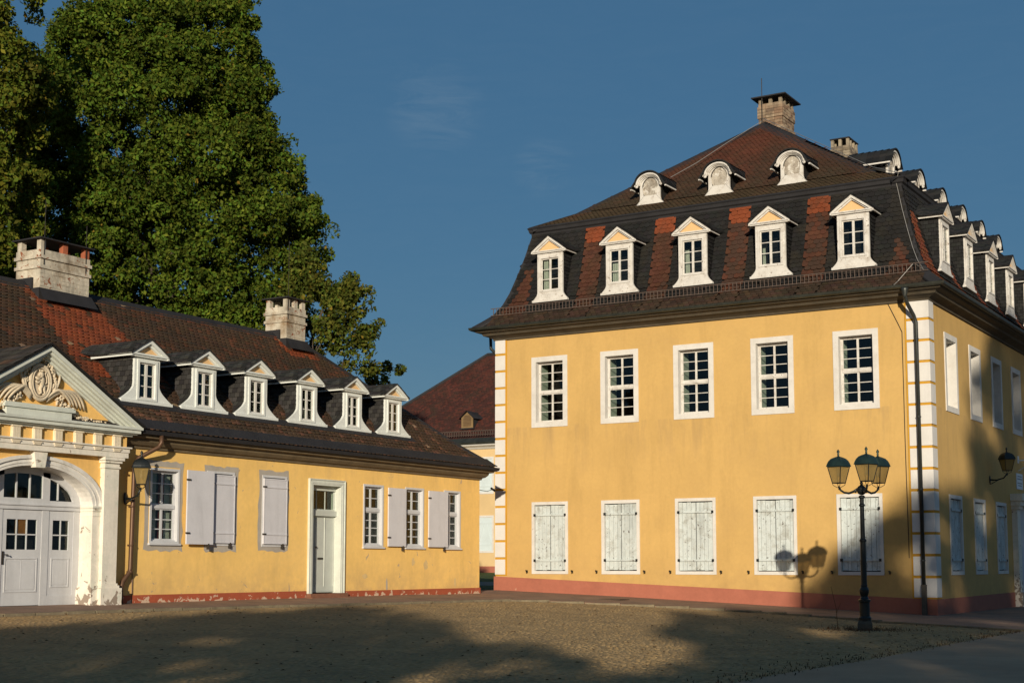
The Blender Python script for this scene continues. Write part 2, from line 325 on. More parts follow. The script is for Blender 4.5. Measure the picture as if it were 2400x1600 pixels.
# quads between the outer line and the walls
for a, b in zip(od[:-1], od[1:]):
    if a[0] < -22.9 and b[0] < -22.9:
        q = [(a[0], a[1]), (b[0], b[1]), (-26.7, b[1]), (-26.7, a[1])]
        pv.quad(*[(x, y, gz(x) + PH) for x, y in reversed(q)])
        pv.quad((a[0], a[1], gz(a[0]) + PH), (a[0], a[1], gz(a[0]) - .05), (b[0], b[1], gz(b[0]) - .05), (b[0], b[1], gz(b[0]) + PH))
    elif a[1] < 60 and a[0] < -7.7:
        q = [(a[0], a[1]), (b[0], b[1]), (b[0], 46.0), (a[0], 46.0)]
        pv.quad(*[(x, y, gz(x) + PH) for x, y in q])
        pv.quad((a[0], a[1], gz(a[0]) + PH), (a[0], a[1], gz(a[0]) - .05), (b[0], b[1], gz(b[0]) - .05), (b[0], b[1], gz(b[0]) + PH))
pv.quad((-27.9, 38.05, gz(-27) + PH), (-23.3, 38.05, gz(-23.3) + PH), (-22.9, 46, gz(-22.9) + PH), (-27.9, 46, gz(-27) + PH))
pv.quad((-12.3, 46.0, -1.6 + PH), (-7.66, 46.0, -1.6 + PH), (-7.66, 100.0, -1.6 + PH), (-12.3, 100.0, -1.6 + PH))
pave = pv.build('pavement', PAVE, kind='structure')
ks = MB().box(-0.43, 0.43, -0.075, 0.075, -0.08, 0.06).mesh('kerb_stone', KERB)
for a, b in zip(od[:-1], od[1:]):
    if b[1] > 60 or a[1] < 14: continue
    ang = math.atan2(b[1] - a[1], b[0] - a[0]); mxx = (a[0] + b[0]) / 2; mxy = (a[1] + b[1]) / 2
    o = link(ks, 'kerb_stone', pave, (mxx, mxy, gz(mxx) + random.uniform(-0.012, 0.006)), ang + random.uniform(-.012, .012)); o.scale = (math.dist(a, b) / 0.9, 1, 1)

# setts in the court: one relief sheet of small stones
def setts(x0, x1, y0, y1, sz):
    vs = []; cs = []
    ny = int((y1 - y0) / sz)
    for j in range(ny):
        y = y0 + j * sz; nx = int((x1 - x0) / sz); xx = x0 + (np.arange(nx) + 0.5 * (j % 2)) * sz
        # inside the view wedge and on the court
        keep = (xx > -24.4) & (xx < -7.7 - 0.02)
        lim = np.interp(y, [20, 27.8, 32.5, 36.4, 38.2], [-24.5, -24.2, -23.7, -23.4, -23.1]); keep &= xx > lim
        top = np.interp(xx, [-23.3, -22.4, -20.3, -16, -13.6, -11.35, -9.6, -8.1, -7.6], [38.0, 38.85, 39.6, 40.3, 39.95, 38.85, 37.55, 36.25, 35.9]); keep &= (y < top - 0.05)
        keep &= ((xx * 0.96 + y * 1.60 - 8 < 60) & (y > -1.9 * (xx + 8.5) - 0 - 0 if False else np.ones_like(xx, bool)))
        a = np.degrees(np.arctan2(-xx, y)); keep &= (a > 9.5) & (a < 53) & (np.hypot(xx, y) > 17.5)
        x = xx[keep]; n = len(x)
        if n == 0: continue
        x = x + rng.uniform(-.03, .03, n) + rng.uniform(0, sz); yc = y + rng.uniform(-.018, .018, n) + 0.22 * np.abs(np.sin(x * 1.9 + .3 * math.sin(y * .35)))
        hw = sz * rng.uniform(.36, .50, n); hh = sz * rng.uniform(.36, .48, n)
        z = np.array([gz(t) for t in x]) + rng.uniform(.001, .010, n) * np.interp(x, [-17, -10], [.35, 1.0]); zb = z - .03
        tl = rng.uniform(-.004, .004, (n, 4)); k = .66
        P = np.zeros((n, 8, 3))
        for c_, (sx, sy) in enumerate(((-1, -1), (1, -1), (1, 1), (-1, 1))):
            P[:, c_] = np.c_[x + sx * hw, yc + sy * hh, zb]; P[:, 4 + c_] = np.c_[x + sx * hw * k, yc + sy * hh * k, z + tl[:, c_]]
        vs.append(P); br = rng.uniform(.80, 1.18, n)[:, None]; hue = rng.uniform(-.02, .02, (n, 1)); cs.append(np.array([[.34, .226, .104]]) * br + hue * np.array([[1, 0.2, -.6]]) * .6)
    P = np.concatenate(vs); C = np.concatenate(cs); n = len(P); base = np.arange(n)[:, None, None] * 8
    F = np.array([(4, 5, 6, 7), (0, 1, 5, 4), (1, 2, 6, 5), (2, 3, 7, 6), (3, 0, 4, 7)])[None] + base
    me = npmesh('setts', P.reshape(-1, 3), F.reshape(-1, 4), SETT, np.repeat(np.clip(C, .02, 1), 5, axis=0)); print('setts', n)
    return me
link(setts(-24.5, -7.6, 12, 41, 0.12), 'setts', kind='stuff')

# lawn and path behind the gap
MB().quad((-70, 46.5, -0.962), (-28.3, 46.5, -0.962), (-28.3, 83.5, -0.55), (-70, 83.5, -0.55)).build('lawn', GRASS, kind='structure')
MB().quad((-70, 54, -0.875), (-28.3, 52, -0.895), (-28.3, 58, -0.83), (-70, 61, -0.80)).build('path', PATHM, kind='structure')

# ================================================================== TILE LAYER
TS = [(-.49, .34), (-.33, .09), (0, 0), (.33, .09), (.49, .34)]   # rounded tail, in tile widths / exposures
def tilemesh(name, wd, ex, c, m, thick=0.022, flat=False, lim=(-9, 9)):
    b = MB(); ts = [(-.49, .04), (.49, .04)] if flat else TS
    L_ = ex * 1.7
    up = lambda y: 0.040 * (1 - y / L_) + 0.006
    top = [(a * wd, bb * ex, up(bb * ex)) for a, bb in ts] + [(.49 * wd, L_, .004), (-.49 * wd, L_, .004)]
    top = [(min(max(a, lim[0]), lim[1]), b_, c_) for a, b_, c_ in top]; b.quad(*top)
    for (p, q) in zip(top[:len(ts) - 1], top[1:len(ts)]): b.quad((p[0], p[1], p[2] - thick), (q[0], q[1], q[2] - thick), q, p)
    return b.mesh(name, m, colors=[c] * len(b.f))
def lay_tiles(parent, S, ulim, smax, wd, ex, colorfn, m, origin, name='tile', single=0, s0=0.0, flat=False, skip=None, look=None, clamp=None):
    """S(u,s)->(point, up-slope vector, normal, along vector). Far ones joined, the nearest `single` ones objects."""
    recs = []; n = int((smax - s0) / ex)
    for i in range(n):
        s = s0 + i * ex; ul, ur = ulim(s + ex * .5); k0 = math.floor(ul / wd); k1 = math.ceil(ur / wd)
        for k in range(k0, k1 + 1):
            u = (k + .5 * (i % 2)) * wd
            if u < ul - wd * .2 or u > ur + wd * .2: continue
            if skip and skip(u, s): continue
            recs.append((u + random.uniform(-.008, .008), s + random.uniform(-.008, .008)))
    data = []
    for u, s in recs:
        p, up, nn, al = S(u, s); c = colorfn(u, s)
        lo_, hi_ = clamp(u, s) if clamp else (-1e9, 1e9); data.append((p, up, nn, al, c, lo_ - u, hi_ - u))
    P = np.array([d[0] for d in data]); org = Vector(origin)
    if single:
        dist = np.linalg.norm(P, axis=1).copy()
        if look: dist = dist + np.array([0 if look(r_) else 500 for r_ in recs])
        order = np.argsort(dist); near = set(order[:single].tolist())
    else: near = set()
    ts = [(-.49, .04), (.49, .04)] if flat else TS
    L_ = ex * 1.7; th = 0.022; nt_ = len(ts)
    loc = [(a * wd, b * ex, 0.040 * (1 - b * ex / L_) + .006) for a, b in ts] + [(.49 * wd, L_, .004), (-.49 * wd, L_, .004)]
    loc += [(x, y, z - th) for x, y, z in loc[:nt_]]
    fs = [tuple(range(nt_ + 2))] + [(nt_ + 2 + k, nt_ + 3 + k, k + 1, k) for k in range(nt_ - 1)]
    V = []; F = []; C = []
    for i, (p, up, nn, al, c, lo_, hi_) in enumerate(data):
        if i in near: continue
        b0 = len(V); tw = random.uniform(-.035, .035); lift = random.uniform(0, .007)
        for x, y, z in loc:
            q = p + al * min(max(x + y * tw, lo_), hi_) + up * y + nn * (z + lift); V.append((q[0] - org.x, q[1] - org.y, q[2] - org.z))
        for f in fs: F.append(tuple(b0 + t for t in f)); C.append(c)
    me = bpy.data.meshes.new(name + 's'); me.from_pydata(V, [], F); me.materials.append(m); setcol(me, C)
    o = link(me, name + 's', parent, kind='stuff')
    cache = {}
    for i in sorted(near):
        p, up, nn, al, c, lo_, hi_ = data[i]; lo_ = max(lo_, -.5 * wd); hi_ = min(hi_, .5 * wd)
        if hi_ - lo_ < .15 * wd: continue
        key = (round(c[0] / .02), round(c[1] / .02), round(lo_ / .02), round(hi_ / .02))
        if key not in cache: cache[key] = tilemesh(name, wd, ex, c, m, flat=flat, lim=(lo_, hi_))
        mt = Matrix(((al[0], up[0], nn[0], p[0] - org.x), (al[1], up[1], nn[1], p[1] - org.y), (al[2], up[2], nn[2], p[2] - org.z + random.uniform(0, .006)), (0, 0, 0, 1)))
        link(cache[key], name, parent, mtx=mt)
    return o
def prof_surface(prof, frame):
    """prof [(inset,z)..]; frame 'front': point (u, y0+inset); 'side': (x1-inset, u)"""
    seg = [0.0]
    for a, b in zip(prof[:-1], prof[1:]): seg.append(seg[-1] + math.dist(a, b))
    def at(s):
        s = min(max(s, 0), seg[-1] - 1e-6)
        for k in range(len(prof) - 1):
            if s <= seg[k + 1]: break
        t = (s - seg[k]) / (seg[k + 1] - seg[k]); a, b = prof[k], prof[k + 1]; l = seg[k + 1] - seg[k]
        return a[0] + (b[0] - a[0]) * t, a[1] + (b[1] - a[1]) * t, (b[0] - a[0]) / l, (b[1] - a[1]) / l
    kind, base = frame
    def S(u, s):
        o, z, do, dz = at(s)
        if kind == 'front': return np.array((u, base + o, z)), np.array((0, do, dz)), np.array((0, -dz, do)), np.array((1., 0, 0))
        return np.array((base - o, u, z)), np.array((-do, 0, dz)), np.array((dz, 0, do)), np.array((0, 1., 0))
    return S, at, seg[-1]
def jitc(c, a=.25, h=.06):
    b = 1 + random.uniform(-a, a); return tuple(max(.006, c[k] * b * (1 + random.uniform(-h, h))) for k in range(3))

# ================================================================== SHARED BUILDERS
def ring(b, prof, x0, x1, y0, y1):
    """sweep profile [(outward offset, z)] round a rectangle"""
    pts = []
    for o, z in prof: pts.append([(x0 - o, y0 - o, z), (x1 + o, y0 - o, z), (x1 + o, y1 + o, z), (x0 - o, y1 + o, z)])
    for a, c in zip(pts[:-1], pts[1:]):
        for k in range(4): l = (k + 1) % 4; b.quad(a[k], a[l], c[l], c[k])
    return b
def wall_sheet(b, u0, u1, z0, z1, holes, put):
    """rectangle with rectangular holes, as quads; holes (ua,ub,za,zb); put(u,z)->point"""
    us = sorted({u0, u1} | {h[0] for h in holes} | {h[1] for h in holes}); zs = sorted({z0, z1} | {h[2] for h in holes} | {h[3] for h in holes})
    for a, c in zip(us[:-1], us[1:]):
        for d, e in zip(zs[:-1], zs[1:]):
            m_, n_ = (a + c) / 2, (d + e) / 2
            if any(h[0] < m_ < h[1] and h[2] < n_ < h[3] for h in holes): continue
            b.quad(put(a, d), put(c, d), put(c, e), put(a, e))
    return b
def put_panes(par, cells, y, m=None, name='pane'):
    cache = {}
    for (x0, x1, z0, z1) in cells:
        k = (round(x1 - x0, 3), round(z1 - z0, 3))
        if k not in cache: cache[k] = MB().box(-k[0] / 2, k[0] / 2, -.002, .002, -k[1] / 2, k[1] / 2).mesh(name, m or GLASS)
        link(cache[k], name, par, ((x0 + x1) / 2, y, (z0 + z1) / 2))

RW = (-27.97, -12.01, 44.75, 76.0)     # right house plan
base = thing('mansard_house', 'tall ochre two-storey house with a steep black and red mansard roof', 'house', (-19.99, 44.75, -1.6))
B0 = Vector(base.location)
def rel(x, y, z): return (x - B0.x, y - B0.y, z - B0.z)
def offs(b, o=None):
    o = B0 if o is None else o
    b.v = [(x - o.x, y - o.y, z - o.z) for x, y, z in b.v]; return b
x0, x1, y0, y1 = RW
winx = [-25.68 + 2.835 * k for k in range(5)]
winy = [47.40 + 3.2 * k for k in range(8)]
WZ0, WZ1, LZ0, LZ1 = 4.93, 7.50, -0.335, 2.235
hol = []; 
for cx in winx: hol += [(cx - .74, cx + .74, WZ0 + .01, WZ1 - .01), (cx - .74, cx + .74, LZ0 + .01, LZ1 - .01)]
hs_ = []
for cy in winy: hs_ += [(cy - .79, cy + .79, WZ0 + .01, WZ1 - .01)]
for cy in winy[:3]: hs_ += [(cy - .79, cy + .79, LZ0 + .01, LZ1 - .01)]
wb = MB(); wall_sheet(wb, x0, x1, -1.7, 8.45, hol, lambda u, z: (u, y0, z)); wall_sheet(wb, y0, y1, -1.7, 8.45, hs_, lambda u, z: (x1, u, z))
wb.quad((x0, y1, -1.7), (x0, y0, -1.7), (x0, y0, 8.45), (x0, y1, 8.45)); wb.quad((x1, y1, -1.7), (x0, y1, -1.7), (x0, y1, 8.45), (x1, y1, 8.45))
offs(wb).build('wall', OCHRE, base)
# plinth: top drops to the right along the front
pb = MB(); d = .05
def ptop(x): return -0.43 + (-1.07 + 0.43) * (x - x0) / (x1 - x0)
n = 12
for k in range(n):
    a = x0 - d + (x1 - x0 + 2 * d) * k / n; c = x0 - d + (x1 - x0 + 2 * d) * (k + 1) / n
    pb.quad((a, y0 - d, -1.75), (c, y0 - d, -1.75), (c, y0 - d, ptop(c)), (a, y0 - d, ptop(a))); pb.quad((a, y0 - d, ptop(a)), (c, y0 - d, ptop(c)), (c, y0, ptop(c)), (a, y0, ptop(a)))
pb.quad((x1 + d, y0 - d, -1.75), (x1 + d, 55.4, -1.75), (x1 + d, 55.4, -1.02), (x1 + d, y0 - d, -1.07)); pb.quad((x1 + d, y0 - d, -1.07), (x1 + d, 55.4, -1.02), (x1, 55.4, -1.02), (x1, y0 - d, -1.07))
pb.quad((x0 - d, y1, -1.75), (x0 - d, y0 - d, -1.75), (x0 - d, y0 - d, -.43), (x0 - d, y1, -.43))
offs(pb).build('plinth', PINK, base)
# interior
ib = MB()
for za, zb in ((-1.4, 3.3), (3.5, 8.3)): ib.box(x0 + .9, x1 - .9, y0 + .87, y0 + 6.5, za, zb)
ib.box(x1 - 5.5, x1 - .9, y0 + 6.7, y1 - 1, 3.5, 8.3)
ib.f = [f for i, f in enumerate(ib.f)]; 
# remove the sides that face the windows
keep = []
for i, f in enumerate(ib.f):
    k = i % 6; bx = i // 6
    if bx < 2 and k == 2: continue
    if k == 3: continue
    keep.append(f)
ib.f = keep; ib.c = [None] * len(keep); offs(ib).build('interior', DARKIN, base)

# ---- window types of the right house (local: x along, y inward, z up; origin = bottom centre of the surround)
def sash_window(parent, W, H, band, loc, rz, cols=2, rows=(3, 3), smat=WHITE, fmat=WHITEW, deep=.14, split=.5, proud=.028, reveal=True, pname='window', fwid=.045):
    s = MB(); s.ringframe(-W / 2, W / 2, 0, H, -W / 2 + band, W / 2 - band, band, H - band, -proud, deep + .02)
    o = s.build(pname, smat, parent, loc, rz)
    xi, zi0, zi1 = W / 2 - band, band, H - band; fw = fwid
    f = MB(); f.ringframe(-xi, xi, zi0, zi1, -xi + fw, xi - fw, zi0 + fw, zi1 - fw, deep, deep + .06)
    zt = zi0 + (zi1 - zi0) * split; f.box(-xi + fw, xi - fw, deep - .02, deep + .06, zt - .045, zt + .045)
    f.box(-xi - .01, xi + .01, deep - .045, deep - .001, zi0 - .01, zi0 + .035)
    f.build('frame', fmat, o)
    mw = .024; sb = MB(); cells = []
    for (za, zb, nr) in ((zi0 + fw, zt - .045, rows[0]), (zt + .045, zi1 - fw, rows[1])):
        cw = (2 * (xi - fw)) / cols; hw = [-xi + fw, 0.0, xi - fw] if cols == 2 else [-xi + fw + cw * k for k in range(cols + 1)]
        for ci in range(len(hw) - 1):
            a, b_ = hw[ci], hw[ci + 1]; st = .035
            sb.ringframe(a, b_, za, zb, a + st, b_ - st, za + st, zb - st, deep + .012, deep + .05)
            rh = (zb - za - 2 * st) / nr
            for r_ in range(1, nr): zz = za + st + rh * r_; sb.box(a + st, b_ - st, deep + .018, deep + .044, zz - mw / 2, zz + mw / 2)
            for r_ in range(nr): cells.append((a + st, b_ - st, za + st + rh * r_ + (mw / 2 if r_ else 0), za + st + rh * (r_ + 1) - (mw / 2 if r_ < nr - 1 else 0)))
    sb.build('sash', fmat, o); put_panes(o, cells, deep + .031)
    if reveal:
        rv = MB(); rv.ringframe(-W / 2, W / 2, 0, H, -xi + .0, xi - .0, zi0, zi1, deep + .062, .86); rv.build('inner_reveal', INREV, o)
    return o
def plank_shutters(parent, W, H, band, loc, rz, seed, n=4, pname='window'):
    rnd = random.Random(seed)
    s = MB(); s.ringframe(-W / 2, W / 2, 0, H, -W / 2 + band, W / 2 - band, band, H - band, -.028, .16)
    o = s.build(pname, WHITE, parent, loc, rz); xi, zi0, zi1 = W / 2 - band, band, H - band
    MB().box(-xi, xi, .12, .14, zi0, zi1).build('backing', DARKIN, o)
    for sd in (-1, 1):
        a, b_ = (-xi + .008, -.008) if sd < 0 else (.008, xi - .008)
        ws = [rnd.uniform(.8, 1.25) for _ in range(n)]; t = sum(ws); x = a
        cuts = [a]
        for q in ws: x += (b_ - a) * q / t; cuts.append(x)
        for p_, q in zip(cuts[:-1], cuts[1:]):
            z_0 = zi0 + .02 + rnd.uniform(0, .02); z_1 = zi1 - .02 - rnd.uniform(0, .02); dy = rnd.uniform(-.004, .004)
            MB().box(-(q - p_) / 2 + .006, (q - p_) / 2 - .006, -.014, .014, 0, z_1 - z_0).build('plank', PLANK, o, ((p_ + q) / 2, .062 + dy, z_0))
        for zz in (zi0 + (zi1 - zi0) * .155, zi0 + (zi1 - zi0) * .845):
            MB().box(a - .01, b_ + .0, -.004, .046, zz - .032, zz + .032).build('batten', PLANK, o, (0, 0, 0)); e_ = a if sd < 0 else b_ - .0; MB().box(e_ - .04, e_ + .04, -.034, -.003, zz - .045, zz + .045).build('hinge', IRON, o)
    return o
upw = sash_window(base, 1.49, 2.57, .185, rel(winx[0], y0, WZ0), 0.0, deep=.21)
for cx in winx[1:]: copyobj(upw, base, rel(cx, y0, WZ0), 0.0)
for i, cx in enumerate(winx): plank_shutters(base, 1.49, 2.57, .11 if i != 1 else .12, rel(cx, y0, LZ0), 0.0, 11 + i)
upw2 = sash_window(base, 1.60, 2.57, .19, rel(x1, winy[0], WZ0), H90, deep=.34)
for cy in winy[1:]: copyobj(upw2, base, rel(x1, cy, WZ0), H90)
for i, cy in enumerate(winy[:3]): plank_shutters(base, 1.60, 2.57, .12, rel(x1, cy, LZ0), H90, 31 + i)
# shutter hooks beside the lower windows
hk = MB().box(-.012, .012, -.10, 0, -.05, .05).box(-.03, .012, -.11, -.09, .02, .06).mesh('shutter_hook', IRON)
for cx in winx:
    for sd in (-1, 1): link(hk, 'shutter_hook', base, rel(cx + sd * .93, y0, LZ0 + .08))

# quoins
def quoins(cx, cy, dirs, zlo, zhi, nblk, wds, bev=True):
    st = (zhi - zlo) / nblk; lw = .085
    back = MB()
    for (ax, wd) in dirs:
        if ax == 'x-': back.box(cx - wd - .06, cx + .0, cy - .028, cy, zlo, zhi)
        if ax == 'x+': back.box(cx, cx + wd + .06, cy - .028, cy, zlo, zhi)
        if ax == 'y+': back.box(cx, cx + .028, cy - .028, cy + wd + .06, zlo, zhi)
    offs(back).build('quoin_backing', QLINE, base)
    for k in range(nblk):
        za, zb = zlo + st * k + lw / 2, zlo + st * (k + 1) - lw / 2
        b = MB()
        for (ax, wd) in dirs:
            if ax == 'x-': b.box(-wd, .05, -.05, -.012, 0, zb - za)
            if ax == 'x+': b.box(0, wd, -.05, -.012, 0, zb - za)
            if ax == 'y+': b.box(.012, .05, -.012, wd, 0, zb - za)
        b.build('quoin_block', QUO, base, rel(cx, cy, za))
quoins(x0, y0, [('x+', .43)], -.40, 8.33, 14, 1)
quoins(x1, y0, [('x-', .66), ('y+', .50)], -1.05, 8.33, 14, 1)
# cornice, gutter
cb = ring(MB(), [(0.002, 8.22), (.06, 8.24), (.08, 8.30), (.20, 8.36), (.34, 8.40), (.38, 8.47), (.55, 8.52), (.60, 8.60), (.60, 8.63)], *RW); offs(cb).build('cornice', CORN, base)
gb = ring(MB(), [(.60, 8.585), (.66, 8.565), (.73, 8.60), (.75, 8.68), (.735, 8.69), (.70, 8.66), (.62, 8.66)], *RW); offs(gb).build('gutter', GUT, base)
# mansard
MP = [(-.66, 8.67), (-.38, 8.90), (-.08, 9.16), (.16, 9.52), (.36, 10.0), (.58, 10.7), (.78, 11.4), (.95, 12.1), (1.02, 12.36)]
rb = ring(MB(), [(-a - .02, z - .03) for a, z in MP], *RW)
# upper hip roof underlay
AP = (-19.99, 51.84, 17.17); AB = (-19.99, y1 - 7.1, 17.17)
ins = .92; zb_ = 12.56
c0, c1, c2, c3 = (x0 + ins, y0 + ins, zb_), (x1 - ins, y0 + ins, zb_), (x1 - ins, y1 - ins, zb_), (x0 + ins, y1 - ins, zb_)
KI = 2.2; zk = 13.20   # slight kick near the lower edge
k0, k1, k2, k3 = (x0 + KI, y0 + KI, zk), (x1 - KI, y0 + KI, zk), (x1 - KI, y1 - KI, zk), (x0 + KI, y1 - KI, zk)
for a, b_, c_, d_ in ((c0, c1, k1, k0), (c1, c2, k2, k1), (c2, c3, k3, k2), (c3, c0, k0, k3)): rb.quad(a, b_, c_, d_)
rb.quad(k0, k1, AP); rb.quad(k1, k2, AB, AP); rb.quad(k2, k3, AB); rb.quad(k3, k0, AP, AB)
offs(rb); rb.v = [(a, b_, c_ - .03) for a, b_, c_ in rb.v]
roof = rb.build('roof', ROOFB, base)
bb = ring(MB(), [(-1.04, 12.20), (-.98, 12.24), (-.96, 12.36), (-.90, 12.40), (-.88, 12.50), (-.84, 12.54), (-.90, 12.60), (-1.3, 12.72)], *RW); offs(bb).build('roof_break_moulding', LEAD, base)
SL = (.0145, .0142, .0140); TR = (.115, .040, .022); TO = (.185, .046, .018); TB = (.075, .036, .020); TM = (.055, .042, .022)
def stripe(u, s, cs, hw=.40):
    return any(abs(u - c) < hw for c in cs)
cs_f = [winx[k] + 1.4175 for k in range(4)]
def col_front(u, s):
    ii = atF(s)[0]
    edge = min(u - (x0 + ii), (x1 - ii) - u)
    inred = stripe(u, s, cs_f) or (u > winx[4] + 1.02 + .55 * (s / smF) ** 1 and s < smF * .72 and edge > .42) or (u < winx[0] - 1.02 and edge > .35 and s < smF * .6)
    if s < .62: return jitc((.050, .030, .019), .3, .12)
    if inred: return jitc(TO, .06, .02) if s > smF - .75 else jitc((.068, .027, .016), .16, .06)
    return jitc(SL, .18)
SF, atF, smF = prof_surface(MP, ('front', y0)); SS, atS, smS = prof_surface(MP, ('side', x1))
def clamp_f(u, s):
    for c in cs_f:
        if abs(u - c) < .40: return (c - .40, c + .40)
    lo_ = max([c + .40 for c in cs_f if c < u] + [x0]); hi_ = min([c - .40 for c in cs_f if c > u] + [x1])
    return (lo_, hi_)
hide_f = lambda u, s: any(abs(u - c) < .42 for c in winx) and .75 < s < 2.6
lay_tiles(roof, SF, lambda s: (x0 + atF(s)[0] + .14, x1 - atF(s)[0] - .14), smF, .21, .165, col_front, TILEM, B0, single=300, skip=hide_f, clamp=clamp_f, look=lambda r_: stripe(r_[0], r_[1], cs_f, .40) or r_[0] > winx[4] + 1.0)
cs_s = [winy[k] + 1.6 for k in range(8)]
def col_side(u, s):
    if s < .62: return jitc((.09, .035, .02), .3, .15)
    if stripe(u, s, cs_s, .30) or (u < winy[0] - 1.05 and u > y0 + atS(s)[0] + .25 and s < smS * .75): return jitc((.16, .045, .020), .25, .12)
    return jitc(SL, .35)
lay_tiles(roof, SS, lambda s: (y0 + atS(s)[0] + .14, y1 - atS(s)[0]), smS, .24, .18, col_side, TILEM, B0, name='slate')
UPF = [(.92, 12.56), (KI, zk), (7.09, 17.15)]; UPS = [(.92, 12.56), (KI, zk), (7.98, 17.15)]
SU, atU, smU = prof_surface(UPF, ('front', y0)); SV, atV, smV = prof_surface(UPS, ('side', x1))
def lim_u(s):
    o = atU(s)[0]
    i = o if o < KI else KI + (o - KI) * (7.98 - KI) / (7.09 - KI)
    return (x0 + i + .05, x1 - i - .05)
def lim_v(s):
    o = atV(s)[0]; i = o if o < KI else KI + (o - KI) * (7.09 - KI) / (7.98 - KI)
    return (y0 + i + .05, y1 - i - .05)
def col_up(u, s):
    t = s / smU + .10 * math.sin(u * 1.7 + s) + .06 * math.sin(u * 4.1) + random.uniform(-.08, .08); t = min(max((t - .15) / .6, 0), 1)
    return jitc(tuple(a + (b_ - a) * t for a, b_ in zip((.052, .037, .022), (.105, .036, .020))), .10, .04)
lay_tiles(roof, SU, lim_u, smU, .175, .14, col_up, TILEM, B0, name='roof_tile')
lay_tiles(roof, SV, lim_v, smV, .26, .20, lambda u, s: jitc(SL, .3), TILEM, B0, name='slate')
# hips and ridge caps
hb = MB()
def strip(a, b_, wl, wr, h=.05):
    """flat metal cap from a to b, wl/wr = vectors across on both slopes"""
    a, b_, wl, wr = map(Vector, (a, b_, wl, wr)); up = Vector((0, 0, h))
    hb.quad(a + up, b_ + up, b_ + wl + up * .5, a + wl + up * .5); hb.quad(b_ + up, a + up, a + wr + up * .5, b_ + wr + up * .5)
    hb.quad(a + wl + up * .5, b_ + wl + up * .5, b_ + wl - up, a + wl - up); hb.quad(b_ + wr + up * .5, a + wr + up * .5, a + wr - up, b_ + wr - up)
def across(n_, hip, out, wd):
    n_ = Vector(n_).normalized(); h_ = Vector(hip).normalized(); v = n_.cross(h_); v = v if v.dot(Vector(out)) > 0 else -v; return v.normalized() * wd
nf = Vector((0, -(17.15 - zk), 7.09 - KI)); ns = Vector(((17.15 - zk), 0, 7.98 - KI)); nl = Vector((-(17.15 - zk), 0, 7.98 - KI))
hip = Vector(AP) - Vector(k1); strip(k1, AP, across(nf, hip, (-1, 0, 0), .42), across(ns, hip, (0, 1, 0), .42))
strip(c1, k1, across(nf, hip, (-1, 0, 0), .35), across(ns, hip, (0, 1, 0), .35))
hip = Vector(AP) - Vector(k0); strip(k0, AP, across(nf, hip, (1, 0, 0), .36), across(nl, hip, (0, 1, 0), .36)); strip(c0, k0, across(nf, hip, (1, 0, 0), .3), across(nl, hip, (0, 1, 0), .3))
strip(AP, AB, (-.3, 0, -.2), (.3, 0, -.2))
for i in range(len(MP) - 1):
    a, b_ = MP[i], MP[i + 1]
    for sx, cx in ((1, x1), (-1, x0)):
        p = (cx - sx * a[0], y0 + a[0], a[1]); q = (cx - sx * b_[0], y0 + b_[0], b_[1])
        wq = .38 if sx > 0 else .30
        strip(p, q, (-sx * wq, 0.0, 0), (0, wq, 0), .045)
offs(hb); hb.build('hip_cap', LEAD, base)
# snow guard
sg = MB(); gy = y0 - .17; 
for zz in (9.17, 9.43): sg.box(x0 - .12, x1 + .12, gy - .012, gy + .012, zz - .012, zz + .012)
xx = x0
while xx < x1: sg.box(xx - .011, xx + .011, gy - .008, gy + .008, 9.15, 9.44); xx += .14
xx = x0 + .3
while xx < x1: sg.obox((xx, gy, 9.18), (xx, gy + .2, 9.22), .02, .02); xx += .9
offs(sg).build('snow_guard', mat('brown_guard_iron', (.095, .068, .055), .7, .2), base)

# ---- dormers
def flare_outline(w_, wf, zt, zf, n=6):
    """white front outline: straight sides w_, flared to wf below zf (z=0 bottom)"""
    pts = [(wf, 0.0)]
    for k in range(n + 1):
        t = k / n; pts.append((w_ + (wf - w_) * (1 - math.sin(t * math.pi / 2)) ** 1.0 if k else wf, .04 + (zf - .04) * t))
    pts.append((w_, zt)); return pts
def cheek_slates(o, w_, wf, zf, zt, depthf, c=SL, exz=.13, wd=.17):
    """slates on both cheeks; depthf(z) -> how far back the roof is at height z"""
    V = []; F = []; C = []
    for sd in (-1, 1):
        z = .02; i = 0
        while z < zt:
            def hx(z_):
                t = min(max((z_ - .04) / (zf - .04), 0), 1); return w_ + (wf - w_) * (1 - math.sin(t * math.pi / 2))
            xa, xb = hx(z), hx(z + exz); D = depthf(z + exz / 2) + .25; y = .02 - (.5 * wd if i % 2 else 0)
            while y < D:
                ya, yb = max(y, .02) + .004, min(y + wd, D) - .004
                if yb > ya + .02:
                    b0 = len(V); X0 = sd * (xa + .045); X1 = sd * (xb + .018); zz = z + random.uniform(-.006, .006)
                    V += [(X0, ya, zz), (X0, yb, zz + random.uniform(-.01, .01)), (X1, yb, z + exz * 1.1), (X1, ya, z + exz * 1.1), (sd * (xa + .012), ya, zz), (sd * (xa + .012), yb, zz)]
                    F += [(b0, b0 + 1, b0 + 2, b0 + 3), (b0 + 4, b0 + 5, b0 + 1, b0)]; cc = jitc(c, .5); C += [cc, cc]
                y += wd
            z += exz; i += 1
    me = bpy.data.meshes.new('cheek_slates'); me.from_pydata(V, [], F); me.materials.append(SLATEM); setcol(me, C); link(me, 'cheek_slates', o, kind='stuff')
